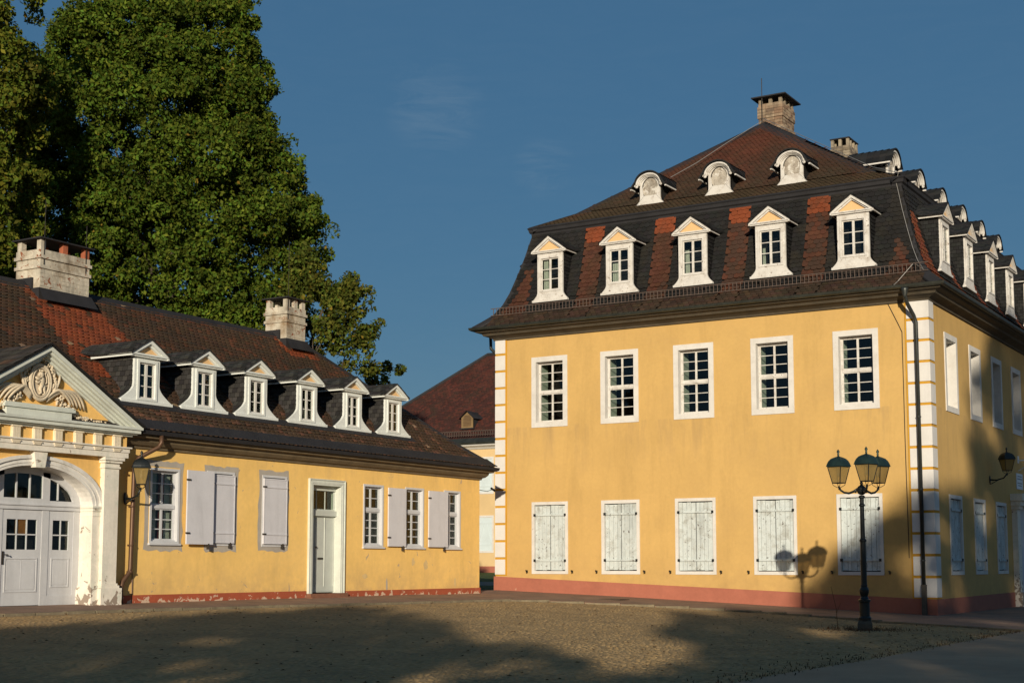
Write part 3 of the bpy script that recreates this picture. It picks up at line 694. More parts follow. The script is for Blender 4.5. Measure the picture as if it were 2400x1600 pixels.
def gable_dormer(parent, loc, rz, w_, wf, Hb, zf, pw, ph, win, depthf, roofD, cm, tm, fm, rows=3, rakew=.10, sweep=.35, slatec=SL, winz=(.38, 1.56), flat=.0):
    """front outline + window + pediment; origin bottom centre of the front; y inward"""
    out = flare_outline(w_, wf, Hb, zf); hx, (wz0, wz1) = win / 2, winz
    # front board with a window hole: left and right of the hole, above and below
    b = MB(); R_ = [(x, z) for x, z in out]
    rp = [(hx, 0.0)] + [(x, z) for x, z in R_] + [(hx, Hb)]
    b.prism(rp, -.03, .05); b.prism([(-x, z) for x, z in reversed(rp)], -.03, .05)
    b.box(-hx, hx, -.03, .05, 0, wz0); b.box(-hx, hx, -.03, .05, wz1, Hb)
    b.box(-wf - .02, wf + .02, -.07, .05, -.045, .035)
    o = b.build('dormer', cm, parent, loc, rz)
    # architrave round the window + casing
    a = MB(); a.ringframe(-hx - .07, hx + .07, wz0 - .05, wz1 + .07, -hx, hx, wz0, wz1, -.055, -.029); a.build('architrave', cm, o)
    s = MB(); st = .04; cells = []
    for (p, q) in ((-hx, -.0), (0.0, hx)):
        s.ringframe(p, q, wz0, wz1, p + st, q - st, wz0 + st, wz1 - st, .0, .045); rh = (wz1 - wz0 - 2 * st) / rows
        for r_ in range(1, rows): s.box(p + st, q - st, .008, .038, wz0 + st + rh * r_ - .013, wz0 + st + rh * r_ + .013)
        for r_ in range(rows): cells.append((p + st, q - st, wz0 + st + rh * r_ + .013, wz0 + st + rh * (r_ + 1) - .013))
    s.build('sash', fm, o); put_panes(o, cells, .022)
    # body behind
    bd = MB(); D = max(depthf(z) for z in (0, Hb * .5, Hb)) + .3
    for sd in (-1, 1):
        for (xa, za), (xb, zb2) in zip(out[:-1], out[1:]): bd.quad((sd * xa, .05, za), (sd * xa, depthf(za) + .3, za), (sd * xb, depthf(zb2) + .3, zb2), (sd * xb, .05, zb2))
    bd.quad((-w_, .55, 0), (w_, .55, 0), (w_, .55, Hb), (-w_, .55, Hb)); bd.build('dormer_body', ROOFB, o)
    cheek_slates(o, w_, wf, zf, Hb, depthf, slatec)
    # pediment
    p = MB(); p.box(-pw, pw, -.15, .02, Hb, Hb + .045); p.box(-pw + .03, pw - .03, -.11, .02, Hb - .045, Hb)
    zb3 = Hb + .045; sl = ph / pw; t = rakew / math.cos(math.atan(sl))
    for sd in (-1, 1):
        poly = [(sd * pw, zb3), (0, zb3 + ph), (0, zb3 + ph - t), (sd * (pw - t / sl), zb3)]
        if sd > 0: poly = poly[::-1] if False else poly
        p.prism(poly if sd > 0 else poly[::-1], -.15, .02)
        t2 = t * 1.55; poly = [(sd * (pw - t / sl), zb3), (0, zb3 + ph - t), (0, zb3 + ph - t2), (sd * (pw - t2 / sl), zb3)]
        p.prism(poly if sd > 0 else poly[::-1], -.09, .02)
    # side eaves boards
    for sd in (-1, 1): p.box(sd * pw - (.0 if sd < 0 else .05), sd * pw + (.05 if sd < 0 else 0), -.15, min(roofD * .75, depthf(Hb) * .95), Hb - .04, Hb + .05)
    p.build('pediment', cm, o)
    MB().prism([(-pw + t2 / sl, zb3), (pw - t2 / sl, zb3), (0, zb3 + ph - t2)], -.02, .02).build('tympanum', tm, o)
    # little roof, swept out where it meets the main roof
    r = MB(); V = []; rc = []
    ny = 9; 
    for k in range(ny):
        yk = -.18 + (roofD + .18) * k / (ny - 1); f_ = max(0, (yk / roofD - .35) / .65); ex_ = sweep * f_ ** 2; rise = .35 * sweep * f_ ** 2
        V.append([(-(pw + .03) - ex_, yk, zb3 - .01 + rise * 0.9), (-(pw + .03) * .5 - ex_ * .45, yk, zb3 + ph * .5 + .02 + rise * .3), (0, yk, zb3 + ph + .03), ((pw + .03) * .5 + ex_ * .45, yk, zb3 + ph * .5 + .02 + rise * .3), (pw + .03 + ex_, yk, zb3 - .01 + rise * 0.9)])
    for k in range(ny - 1):
        st_ = .012 * (k % 2)
        for j in range(4):
            q = [V[k][j], V[k][j + 1], V[k + 1][j + 1], V[k + 1][j]]; r.quad(*[(x, y, z) for x, y, z in q]); rc.append(jitc(slatec, .3))
            r.quad(*[(x, y, z - .03) for x, y, z in reversed(q)]); rc.append(jitc(slatec, .3))
    for j in range(4):
        q = [V[0][j + 1], V[0][j]]; r.quad(q[0], q[1], (q[1][0], q[1][1], q[1][2] - .03), (q[0][0], q[0][1], q[0][2] - .03)); rc.append(slatec)
    r.build('dormer_roof', SLATEM, o, colors=rc)
    # slates on the little roof: courses running down both slopes
    V2 = []; F2 = []; C2 = []; sln = math.hypot(pw + .03, ph + .04)
    for sd in (-1, 1):
        for i in range(int(sln / .13)):
            t0 = i * .13 / sln; t1 = min(1, t0 + .155 / sln); yk = -.18 + (.08 if i % 2 else 0)
            while yk < roofD * .9:
                y2 = yk + .165; f_ = max(0, (min(y2, roofD) / roofD - .35) / .65); 
                def rp_(tt, yy_, h_):
                    ff = max(0, (min(yy_, roofD) / roofD - .35) / .65); ee = sweep * ff ** 2; return (sd * ((pw + .03 + ee) * (1 - tt)), yy_, zb3 - .01 + (ph + .04) * tt + .35 * sweep * ff ** 2 * (1 - tt) + h_)
                b0 = len(V2); hh = .022 + random.uniform(0, .006)
                V2 += [rp_(t0, yk + .004, hh), rp_(t0, y2 - .004, hh), rp_(t1, y2 - .004, .006), rp_(t1, yk + .004, .006), rp_(t0, yk + .004, .004), rp_(t0, y2 - .004, .004)]
                F2 += [(b0, b0 + 1, b0 + 2, b0 + 3), (b0 + 4, b0 + 5, b0 + 1, b0)]; cc = jitc(slatec, .45, .1); C2 += [cc, cc]; yk = y2
    me = bpy.data.meshes.new('roof_slates'); me.from_pydata(V2, [], F2); me.materials.append(SLATEM); setcol(me, C2); link(me, 'roof_slates', o, kind='stuff')
    return o
def depM(z):   # how far behind the dormer face the mansard is at height z above 9.57
    zz = z + 9.57
    for a, b_ in zip(MP[:-1], MP[1:]):
        if a[1] <= zz <= b_[1]: return a[0] + (b_[0] - a[0]) * (zz - a[1]) / (b_[1] - a[1]) - .08
    return 1.0
D_IN = .08
dm = gable_dormer(base, rel(winx[0], y0 + D_IN, 9.57), 0.0, .53, .72, 1.80, .32, .73, .52, .74, depM, 1.05, WHITEW, CREAMT, WHITEW, sweep=.75, rakew=.085)
for cx in winx[1:]: copyobj(dm, base, rel(cx, y0 + D_IN, 9.57), 0.0)
for k_, (xa, xb, za, zb9) in enumerate(((-.33, -.12, .4, 1.5), (-.33, -.06, .4, 1.1), (-.33, -.16, .4, 1.25), (-.33, -.22, .4, 1.0))):
    d_ = [c for c in base.children if c.name.startswith('dormer') and not c.name.startswith('dormer_')][k_]
    cb9 = MB()
    for q in range(6): cb9.quad((xa + (xb - xa) * q / 6, .12 + .02 * (q % 2), za), (xa + (xb - xa) * (q + 1) / 6, .12 + .02 * ((q + 1) % 2), za), (xa + (xb - xa) * (q + 1) / 6 * .9, .12 + .02 * ((q + 1) % 2), zb9), (xa + (xb - xa) * q / 6 * .9, .12 + .02 * (q % 2), zb9))
    cb9.build('curtain', CURT, d_)
for cy in winy: copyobj(dm, base, rel(x1 - D_IN, cy, 9.57), H90)
for cy in winy[:2]: copyobj(dm, base, rel(x0 + D_IN, cy, 9.57), -H90)
# round-topped dormers of the upper roof
OVALP = mat('bare_grey_wood_plank', (0.42, 0.38, 0.32), 0.9, 0.2, 5, 30, 0.3, 50, streak=0.4, stain=((0.14, 0.10, 0.07), 0.9, 4.0), peel=((0.58, 0.55, 0.5), 0.57, 5.0))
def round_dormer(parent, loc, rz):
    n = 14; r_ = .41; cz = .76; out = []
    pts = [(.60, 0), (.53, .04), (.44, .14), (.41, .26)]
    for k in range(n + 1):
        t = math.pi * k / n; pts.append((r_ * math.cos(t), cz + r_ * math.sin(t) * .82))
    pts += [(-.41, .26), (-.44, .14), (-.53, .04), (-.60, 0)]
    rx, rz_ = .33, .415; oc = .62; m = len(pts)
    # front board with an oval hole: ring between outline and oval
    b = MB(); ov = []
    for x, z in pts: a = math.atan2((z - oc) / rz_, x / rx); ov.append((rx * math.cos(a), oc + rz_ * math.sin(a)))
    for k in range(m):
        l = (k + 1) % m
        b.quad((pts[k][0], -.03, pts[k][1]), (ov[k][0], -.03, ov[k][1]), (ov[l][0], -.03, ov[l][1]), (pts[l][0], -.03, pts[l][1]))
        b.quad((ov[k][0], -.03, ov[k][1]), (ov[k][0], .06, ov[k][1]), (ov[l][0], .06, ov[l][1]), (ov[l][0], -.03, ov[l][1]))
        b.quad((pts[k][0], -.03, pts[k][1]), (pts[l][0], -.03, pts[l][1]), (pts[l][0], .05, pts[l][1]), (pts[k][0], .05, pts[k][1]))
    o = b.build('round_dormer', WHITEW, parent, loc, rz)
    # arched hood mouldings ending in scrolls
    hd = MB()
    for rr, yy_, th in ((.475, -.17, .04), (.43, -.12, .035), (.39, -.07, .03)):
        path = [(rr * math.cos(math.pi * k / 16) * 1.03, yy_, cz + rr * math.sin(math.pi * k / 16) * .84 - .02) for k in range(17)]
        hd.tube(path, th, 8)
    for sd in (-1, 1):
        path = [(sd * (.50 + .075 * math.cos(t * .7) * (1 - t / 11)), -.14, cz - .05 + .075 * math.sin(t * .7) * (1 - t / 11)) for t in range(0, 10)]; hd.tube(path, [.035] * len(path), 6)
        hd.blob((sd * .50, -.14, cz - .05), .035, .06, .035)
    hd.build('hood_moulding', WHITEW, o, smooth=True)
    # oval shutter of planks
    MB().tube([(rx * 1.0 * math.cos(2 * math.pi * k / 24), .0, oc + rz_ * 1.0 * math.sin(2 * math.pi * k / 24)) for k in range(25)], .016, 6, cap=False).build('oval_rim', DWIRE, o); rx -= .02; rz_ -= .02
    rnd = random.Random(3); nb = 5
    for k in range(nb):
        xa = -rx + 2 * rx * k / nb; xb = xa + 2 * rx / nb - .006; pl = []
        for x in np.linspace(xa, xb, 4): pl.append((x, oc - rz_ * math.sqrt(max(0, 1 - (x / rx) ** 2))))
        for x in np.linspace(xb, xa, 4): pl.append((x, oc + rz_ * math.sqrt(max(0, 1 - (x / rx) ** 2))))
        MB().prism(pl, .012 + rnd.uniform(0, .01), .045).build('plank', OVALP, o)
    # vaulted roof going back, and cheeks
    r = MB(); rc = []; D = 1.35; N = 14
    arc = [((.54) * math.cos(math.pi * k / N) * 1.03, cz + .54 * math.sin(math.pi * k / N) * .86 + .0) for k in range(N + 1)]
    arc = [(.72, cz - .12)] + arc[1:-1] + [(-.72, cz - .12)]
    nyy = 7
    for q in range(nyy):
        ya, yb = -.24 + (D + .24) * q / nyy, -.24 + (D + .24) * (q + 1) / nyy
        fa, fb = 1 + .35 * max(0, (ya / D - .3)) ** 2, 1 + .35 * max(0, (yb / D - .3)) ** 2
        for a, c_ in zip(arc[:-1], arc[1:]):
            r.quad((a[0] * fa, ya, a[1] + .03), (a[0] * fb, yb + .02, a[1]), (c_[0] * fb, yb + .02, c_[1]), (c_[0] * fa, ya, c_[1] + .03)); rc.append(jitc(SL, .35))
            if q == 0: r.quad((a[0], ya, a[1] + .03), (c_[0], ya, c_[1] + .03), (c_[0] * .93, ya, c_[1] - .02), (a[0] * .93, ya, a[1] - .02)); rc.append(SL)
    for sd in (-1, 1):
        prev = (.62, 0)
        for c_ in ((.56, .04), (.46, .14), (.43, .26), (.43, .45), (.43, .62), (.46, cz)):
            r.quad((sd * (prev[0] + .02), .04, prev[1]), (sd * (prev[0] + .02), .1 + 1.35 * max(prev[1], .1), prev[1]), (sd * (c_[0] + .02), .1 + 1.35 * c_[1], c_[1]), (sd * (c_[0] + .02), .04, c_[1])); rc.append(jitc(SL, .4)); prev = c_
    r.build('dormer_roof', SLATEM, o, colors=rc)
    for sd in (-1, 1): MB().box(sd * .70 - .03, sd * .70 + .03, -.2, .75, cz - .17, cz - .12).build('eaves_board', WHITEW, o)
    return o
rd = round_dormer(base, rel(-22.62, y0 + 2.18, 13.17), 0.0)
for k in (1, 2): copyobj(rd, base, rel(-22.62 + 2.74 * k, y0 + 2.18, 13.17), 0.0)
for k in range(6): copyobj(rd, base, rel(x1 - 2.18, 48.7 + 3.08 * k, 13.17), H90)

# ---- chimneys of the right house
def chimney_brick(parent, X0, X1, Y0, Y1, Z0, Z1, m_core, label=None, cap=.22, bw=.30, bh=.12, openh=.28):
    core = MB().box(X0 + .03, X1 - .03, Y0 + .03, Y1 - .03, Z0, Z1 - openh); o = offs(core).build('chimney', m_core, parent)
    meshes = {}
    def bk(x, y, z, lx, ly, c, h=bh):
        key = (round(lx, 2), round(ly, 2), round(h, 2), c)
        if key not in meshes: meshes[key] = MB().box(-lx / 2, lx / 2, -ly / 2, ly / 2, 0, h - .012).mesh('brick', BRICK); setcol(meshes[key], [BC[c]] * 6)
        link(meshes[key], 'brick', o, rel(x, y, z))
    z = Z0; i = 0
    while z < Z1 - openh - .01:
        t = (z - Z0) / (Z1 - openh - Z0); pr = .035 if (.40 < t < .50 or .70 < t < .95) else 0.0; pr = pr + (.05 if t < .12 else 0)
        n = max(2, round((X1 - X0) / bw)); w_ = (X1 - X0 + 2 * pr) / n
        for k in range(n): bk(X0 - pr + w_ * (k + .5), Y0 - pr + .05 + random.uniform(-.006, .006), z, w_ - .012, .1, random.randrange(4))
        n = max(2, round((Y1 - Y0) / bw)); w_ = (Y1 - Y0 + 2 * pr - .1) / n
        for k in range(n): bk(X1 + pr - .05 + random.uniform(-.006, .006), Y0 - pr + .1 + w_ * (k + .5), z, .1, w_ - .012, random.randrange(4))
        z += bh; i += 1
    # posts under the cap slab
    def post(x, y, lx=.13, ly=.13):
        link(MB().box(-lx / 2, lx / 2, -ly / 2, ly / 2, 0, openh).mesh('cap_post', m_core), 'cap_post', o, rel(x, y, Z1 - openh))
    for fx in (.08, .5, .92): post(X0 + (X1 - X0) * fx, Y0 + .08); post(X0 + (X1 - X0) * fx, Y1 - .08)
    for fy in (.33, .66): post(X1 - .08, Y0 + (Y1 - Y0) * fy); post(X0 + .08, Y0 + (Y1 - Y0) * fy)
    offs(MB().box(X0 - cap, X1 + cap, Y0 - cap, Y1 + cap, Z1, Z1 + .05)).build('cap_slab', LEAD, o)
    return o
BC = [(.27, .19, .125), (.22, .14, .09), (.33, .25, .17), (.17, .12, .085)]
ch = chimney_brick(base, -20.72, -19.72, 53.0, 54.35, 16.3, 18.55, MORT)
offs(MB().tube([(-20.5, 52.85, 17.5), (-20.5, 52.85, 19.35)], .016, 6)).build('lightning_rod', DWIRE, base)
# flashing saddle in front of the chimney
BC = [(.26, .21, .15), (.20, .16, .11), (.30, .25, .18), (.16, .13, .10)]
chimney_brick(base, -20.85, -20.0, 62.2, 63.5, 16.9, 19.25, CHIMG, cap=.03, openh=.36)
# lightning conductor wires along hip, down the corner
def wire(parent, pts, r, m, org, name='conductor_wire'):
    b = MB().tube(pts, r, 5); offs(b, org); return b.build(name, m, parent)
pp = [Vector(k1).lerp(Vector(AP), t) + Vector((-.05, -.06, .16)) for t in np.linspace(1, 0, 9)] + [Vector(c1) + Vector((-.1, -.1, .12))]
pp += [Vector((x1 - a - .42 * .3, y0 + a - .06, z + .05)) for a, z in reversed(MP[2:])]; pp += [Vector((x1 - .35, y0 - .12, 9.45)), Vector((x1 - .75, y0 - .5, 8.85)), Vector((x1 - .85, y0 - .74, 8.66))]
wire(base, pp, .012, WIRE, B0)
wire(base, [Vector(AP) + Vector((-.1, -.1, .05)), (-20.9, 50.1, 16.05), (-21.6, 48.8, 15.05), (-22.2, 47.8, 14.35)], .012, WIRE, B0)
# cable down the front near the corner
wire(base, [(-13.25, y0 - .02, 8.25), (-12.95, y0 - .02, 7.6), (-12.82, y0 - .02, 7.3), (-12.82, y0 - .02, 4.0), (-12.80, y0 - .02, .2)], .012, DWIRE, B0, 'wall_cable')
# downpipe
pth = [(-12.52, y0 - .66, 8.56), (-12.52, y0 - .66, 8.35), (-12.50, y0 - .50, 8.12), (-12.38, y0 - .22, 7.75), (-12.34, y0 - .14, 7.55), (-12.34, y0 - .14, -.62)]
dp = offs(MB().tube(pth, .062, 12).lathe([(.05, 8.25), (.06, 8.32), (.12, 8.52), (.12, 8.58)], -12.52, y0 - .66, 12)).build('downpipe', PIPE, base, smooth=True)
for z in (7.0, 4.55, 2.3, .1): link(MB().lathe([(.075, 0), (.08, .02), (.075, .04)], 0, 0, 12).box(-.01, .01, .05, .14, .0, .04).mesh('pipe_clamp', PIPE), 'pipe_clamp', dp, rel(-12.34, y0 - .14, z))
offs(MB().box(-12.41, -12.27, y0 - .20, y0 - .052, -1.56, -.62)).build('downpipe_boot', CONC, base)
pth = [(x0 - .68, y0 + .7, 8.56), (x0 - .66, y0 + .7, 8.1), (x0 - .3, y0 + .7, 7.75), (x0 - .1, y0 + .7, 7.62), (x0 - .1, y0 + .7, -.9)]
offs(MB().tube(pth, .06, 10)).build('downpipe', PIPE, base, smooth=True)
# portal on the side front
po = MB(); po.box(x1, x1 + .20, 55.55, 56.05, -1.02, 2.05); po.box(x1, x1 + .30, 55.45, 56.15, -1.55, -1.02); po.box(x1, x1 + .28, 55.48, 56.12, 2.05, 2.18); po.box(x1, x1 + .36, 55.42, 60.2, 2.18, 2.36); po.box(x1, x1 + .45, 55.36, 60.3, 2.36, 2.62)
po.box(x1, x1 + .20, 59.6, 60.1, -1.55, 2.18); offs(po).build('portal', STONEW, base)
pd = MB().box(x1 + .01, x1 + .06, 56.05, 59.6, -1.5, 2.18); offs(pd).build('portal_door', GREYD, base)

# ================================================================== FAR BUILDING
fb = thing('far_house', 'pale yellow house with plain brown hipped roof seen through the gap', 'house', (-60, 84, -0.6)); F0 = Vector(fb.location)
fx0, fx1, fy0, fy1 = -67.0, -40.0, 84.0, 98.0
fh = [(cx - .74, cx + .74, a, a + 2.57) for cx in (-53.4, -56.5, -50.3, -59.6) for a in (4.85, .80)]
fw_ = wall_sheet(MB(), fx0, fx1, -.9, 8.2, fh, lambda u, z: (u, fy0, z)); fw_.quad((fx1, fy0, -.9), (fx1, fy1, -.9), (fx1, fy1, 8.2), (fx1, fy0, 8.2)); fw_.quad((fx0, fy1, -.9), (fx0, fy0, -.9), (fx0, fy0, 8.2), (fx0, fy1, 8.2))
offs(fw_, F0).build('wall', FARY, fb)
offs(MB().box(fx0, fx1, fy0 - .05, fy0 + .0, -.9, -.12), F0).build('plinth', PINK, fb)
for (ua, ub, za, zb2) in fh:
    b = MB(); W_ = ub - ua; b.ringframe(-W_ / 2, W_ / 2, 0, 2.57, -W_ / 2 + .14, W_ / 2 - .14, .14, 2.43, -.03, .1)
    o = b.build('window', WHITE, fb, ((ua + ub) / 2 - F0.x, fy0 - F0.y, za - F0.z))
    s = MB().box(-.6, .6, .02, .06, .14, 2.43); s.build('shutter', mat('pale_blue_shutter_paint', (.55, .62, .63), .7, .06), o)
    bt = MB()
    for zz in (.55, 2.05): bt.box(-.6, .6, -.005, .02, zz - .05, zz + .05)
    for sd in (-1, 1): bt.obox((sd * .1, .0, 2.0), (sd * .52, .0, .6), .09, .02, (0, 1, 0))
    bt.build('batten', mat('pale_blue_shutter_paint', (.55, .62, .63)), o)
offs(ring(MB(), [(0.002, 7.95), (.1, 8.0), (.2, 8.1), (.45, 8.2), (.5, 8.3)], fx0, fx1, fy0, fy1), F0).build('cornice', WHITE, fb)
offs(ring(MB(), [(.42, 8.25), (.58, 8.3), (.6, 8.42), (.3, 8.75)], fx0, fx1, fy0, fy1), F0).build('gutter', GUT, fb)
rr = MB(); FP = [(-.5, 8.42), (1.0, 9.25), (7.0, 15.1)]
apx0, apx1 = -57.0, -47.0
def fpt(i, k): 
    o, z = FP[i]; return [(fx0 + o, fy0 + o, z), (fx1 - o, fy0 + o, z), (fx1 - o, fy1 - o, z), (fx0 + o, fy1 - o, z)][k]
for i in range(1):
    for k in range(4): rr.quad(fpt(i, k), fpt(i, (k + 1) % 4), fpt(i + 1, (k + 1) % 4), fpt(i + 1, k))
a0, a1 = (-57.6, fy0 + 7, 15.75), (-47.0, fy0 + 7, 15.75)
q = [fpt(1, k) for k in range(4)]; rr.quad(q[0], q[1], a1, a0); rr.quad(q[1], q[2], a1); rr.quad(q[2], q[3], a0, a1); rr.quad(q[3], q[0], a0)
offs(rr, F0); rr.v = [(a, b_, c_ - .04) for a, b_, c_ in rr.v]; froof = rr.build('roof', ROOFB, fb)
FPR = [(-.5, 8.42), (1.0, 9.25), (7.0, 15.75)]
SG, atG, smG = prof_surface(FPR, ('front', fy0))
def lim_g(s):
    o = atG(s)[0]
    if o < 1: return (fx0 + o, fx1 - o)
    t = (o - 1) / 6; return (fx0 + 1 + (a0[0] - fx0 - 1) * t, fx1 - 1 + (a1[0] - fx1 + 1) * t)
def col_g(u, s):
    c = (.085, .027, .019) if random.random() < .25 + .5 * (s / smG) ** 2 else (.055, .022, .017); return jitc(c, .08, .04)
lay_tiles(froof, SG, lambda s: (max(lim_g(s)[0], -63), min(lim_g(s)[1], -48)), smG, .24, .19, col_g, TILEM, F0)
offs(MB().tube([q[0], a0], .16, 6).tube([a0, a1], .16, 6).tube([fpt(0, 0), q[0]], .14, 6), F0).build('hip_cap', LEAD, fb)
sg = MB()
for zz in (9.0, 9.28): sg.box(-60.5, -50, fy0 - .1, fy0 - .06, zz - .02, zz + .02)
xx = -60.5
while xx < -50: sg.box(xx - .015, xx + .015, fy0 - .1, fy0 - .06, 8.9, 9.3); xx += .2
offs(sg, F0).build('snow_guard', mat('brown_guard_iron', (.06, .035, .025)), fb)
# little louvred dormer
b = MB(); b.prism([(-.5, 0), (.5, 0), (.5, .75), (0, 1.15), (-.5, .75)], 0, .06); od_ = b.build('dormer', mat('brown_dormer_wood', (.20, .13, .06), .8, .2), fb, (-55.6 - F0.x, fy0 + 1.12 - F0.y, 9.62 - F0.z))
b = MB()
for k in range(8): zz = .16 + k * .1; hw = .32 if zz < .6 else .32 * math.sqrt(max(0.05, 1 - ((zz - .6) / .35) ** 2)); b.box(-hw, hw, -.04, .0, zz, zz + .06)
b.build('louvre', mat('brown_louvre_wood', (.13, .08, .04), .8, .2), od_)
b = MB(); b.quad((-.65, -.15, .66), (0, -.15, 1.24), (0, 1.5, 1.24), (-.9, 1.3, .66)); b.quad((0, -.15, 1.24), (.65, -.15, .66), (.9, 1.3, .66), (0, 1.5, 1.24)); b.quad((-.5, .0, 0), (-.5, .0, .75), (-.5, .9, .75), (-.5, .1, 0)); b.quad((.5, .0, 0), (.5, .0, .75), (.5, .9, .75), (.5, .1, 0)); b.box(-.6, .6, -.05, .05, -.06, .02)
b.build('dormer_roof', LEAD, od_)

# ================================================================== LEFT WING
Xw, Ye, Ys = -26.53, 41.40, 2.0
lw = thing('low_wing', 'low yellow wing with brown tiled roof, row of dormers and pedimented portal', 'house', (Xw, 30.0, -1.0)); W0 = Vector(lw.location)
def wr(x, y, z): return (x - W0.x, y - W0.y, z - W0.z)
ST = 3.02   # wall top
pc = 22.35  # portal centre
wl = [(26.06, 27.10), (28.12, 29.12), (30.30, 31.28), (34.86, 35.88), (37.04, 38.06), (39.22, 40.20)]
WB, WT = .52, 2.43
holes = [(a + .02, b_ - .02, WB + .02, WT - .02) for a, b_ in wl] + [(32.32, 33.86, -.85, 2.43)]
lwl = wall_sheet(MB(), 24.6, Ye, -1.2, ST + .1, holes, lambda u, z: (Xw, u, z))
wall_sheet(lwl, Ys, 20.1, -1.2, ST + .1, [], lambda u, z: (Xw, u, z)); lwl.quad((Xw, Ye, -1.2), (Xw - 9, Ye, -1.2), (Xw - 9, Ye, ST + .1), (Xw, Ye, ST + .1)); lwl.quad((Xw - 9, Ye, -1.2), (Xw - 9, Ys, -1.2), (Xw - 9, Ys, ST + .1), (Xw - 9, Ye, ST + .1)); lwl.quad((Xw - 9, Ys, -1.2), (Xw, Ys, -1.2), (Xw, Ys, ST + .1), (Xw - 9, Ys, ST + .1))
offs(lwl, W0).build('wall', YELL, lw)
pl = MB().box(Xw, Xw + .03, 24.9, 32.2, -1.15, -.75).box(Xw, Xw + .03, 33.98, Ye + .03, -1.15, -.78).box(Xw, Xw + .03, Ys, 19.9, -1.15, -.75); offs(pl, W0).build('plinth', REDP, lw)
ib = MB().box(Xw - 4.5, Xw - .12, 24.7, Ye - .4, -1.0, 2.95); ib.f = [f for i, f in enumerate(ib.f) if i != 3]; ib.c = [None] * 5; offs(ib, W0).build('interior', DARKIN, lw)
# cornice, gutter
sweepy = MB()
def ycorn(b, prof, ya, yb, far=True):
    for (o1, z1_), (o2, z2_) in zip(prof[:-1], prof[1:]):
        e1, e2 = (o1 if far else 0), (o2 if far else 0)
        b.quad((Xw + o1, ya, z1_), (Xw + o1, yb + e1, z1_), (Xw + o2, yb + e2, z2_), (Xw + o2, ya, z2_))
        if far: b.quad((Xw + o1, yb + o1, z1_), (Xw - 9, yb + o1, z1_), (Xw - 9, yb + o2, z2_), (Xw + o2, yb + o2, z2_))
    return b
cp = [(0.002, 2.86), (.05, 2.87), (.07, 2.93), (.14, 2.95), (.22, 3.03), (.24, 3.10), (.36, 3.12), (.38, 3.20), (.38, 3.24)]
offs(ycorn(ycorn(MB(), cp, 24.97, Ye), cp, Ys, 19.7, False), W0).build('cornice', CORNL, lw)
offs(ycorn(MB(), [(.085, 2.952), (.245, 3.095), (.25, 3.102)], 33.0, Ye), W0).build('lit_moulding', WHITE, lw) if False else None
offs(ycorn(ycorn(MB(), [(.37, 3.21), (.42, 3.17), (.49, 3.20), (.51, 3.29), (.47, 3.30), (.40, 3.27)], 25.3, Ye), [(.37, 3.21), (.42, 3.17), (.49, 3.20), (.51, 3.29), (.47, 3.30), (.40, 3.27)], Ys, 19.3, False), W0).build('gutter', LEAD, lw)
# roof
LP = [(-.45, 3.29), (.10, 3.68), (.60, 4.08), (4.50, 7.52)]     # inset from the wall plane
ru = MB()
for (a, za), (b_, zb2) in zip(LP[:-1], LP[1:]):
    ru.quad((Xw - a, Ys, za), (Xw - a, Ye - a, za), (Xw - b_, Ye - b_, zb2), (Xw - b_, Ys, zb2))
    ru.quad((Xw - a, Ye - a, za), (Xw - 9 + a, Ye - a, za), (Xw - 9 + b_, Ye - b_, zb2), (Xw - b_, Ye - b_, zb2))
    ru.quad((Xw - 9 + a, Ye - a, za), (Xw - 9 + a, Ys, za), (Xw - 9 + b_, Ys, zb2), (Xw - 9 + b_, Ye - b_, zb2))
offs(ru, W0); ru.v = [(a, b_, c_ - .03) for a, b_, c_ in ru.v]
lroof = ru.build('roof', ROOFB, lw)
SLf, atL, smL = prof_surface(LP, ('side', Xw))
dorY = [26.42, 28.53, 30.62, 32.86, 35.05, 37.16]
def col_left(u, s):
    t = s / smL; c = (.064, .036, .020) if random.random() < .8 else (.052, .034, .021)
    # newer orange tiles below the chimneys
    w1 = .95 + (smL - s) * .20
    if t > .33 and abs(u - 26.45 - .1 * (smL - s)) < w1 and random.random() < .93: c = (.21, .052, .020)
    elif t > .80 and abs(u - 36.35) < .8 and random.random() < .9: c = (.22, .052, .018)
    elif t > .55 and random.random() < .25: c = (.10, .040, .020)
    elif t < .33: c = (.065, .038, .022) if random.random() < .8 else (.13, .06, .035)
    if random.random() < .008: c = (.26, .17, .10)
    return jitc(c, .13, .06)
skipL = lambda u, s: (any(abs(u - c) < .40 for c in dorY) and 1.5 < s < 2.6) or (abs(u - pc) < 2.6 - s * 1.0 and s < 2.4)
lay_tiles(lroof, SLf, lambda s: (Ys + 17.0, Ye - atL(s)[0] - .03), smL, .19, .165, col_left, TILEM, W0, single=300, skip=skipL, look=lambda r_: 21.6 < r_[0] < 27.5 and r_[1] > 2.0)
# ridge and hip caps
hb = MB(); rx_, rz_ = Xw - 4.5, 7.52
strip((rx_, Ys, rz_ + .02), (rx_, Ye - 4.5, rz_ + .02), (.24, 0, -.21), (-.24, 0, -.21))
p0 = (rx_, Ye - 4.5, rz_ + .02); p1 = (Xw - .6, Ye - .6, 4.10); p2 = (Xw + .45, Ye + .45, 3.31)
strip(p0, p1, (0, -.30, 0), (-.3, 0, 0)); strip(p1, p2, (0, -.24, 0), (-.24, 0, 0))
offs(hb, W0).build('hip_cap', LEAD, lw)
# snow stop / verge: dark strip above the gutter
offs(MB().quad((Xw + .46, 25.2, 3.335), (Xw + .46, Ye + .46, 3.335), (Xw + .18, Ye + .18, 3.60), (Xw + .18, 25.2, 3.60)), W0).build('eaves_strip', LEAD, lw)
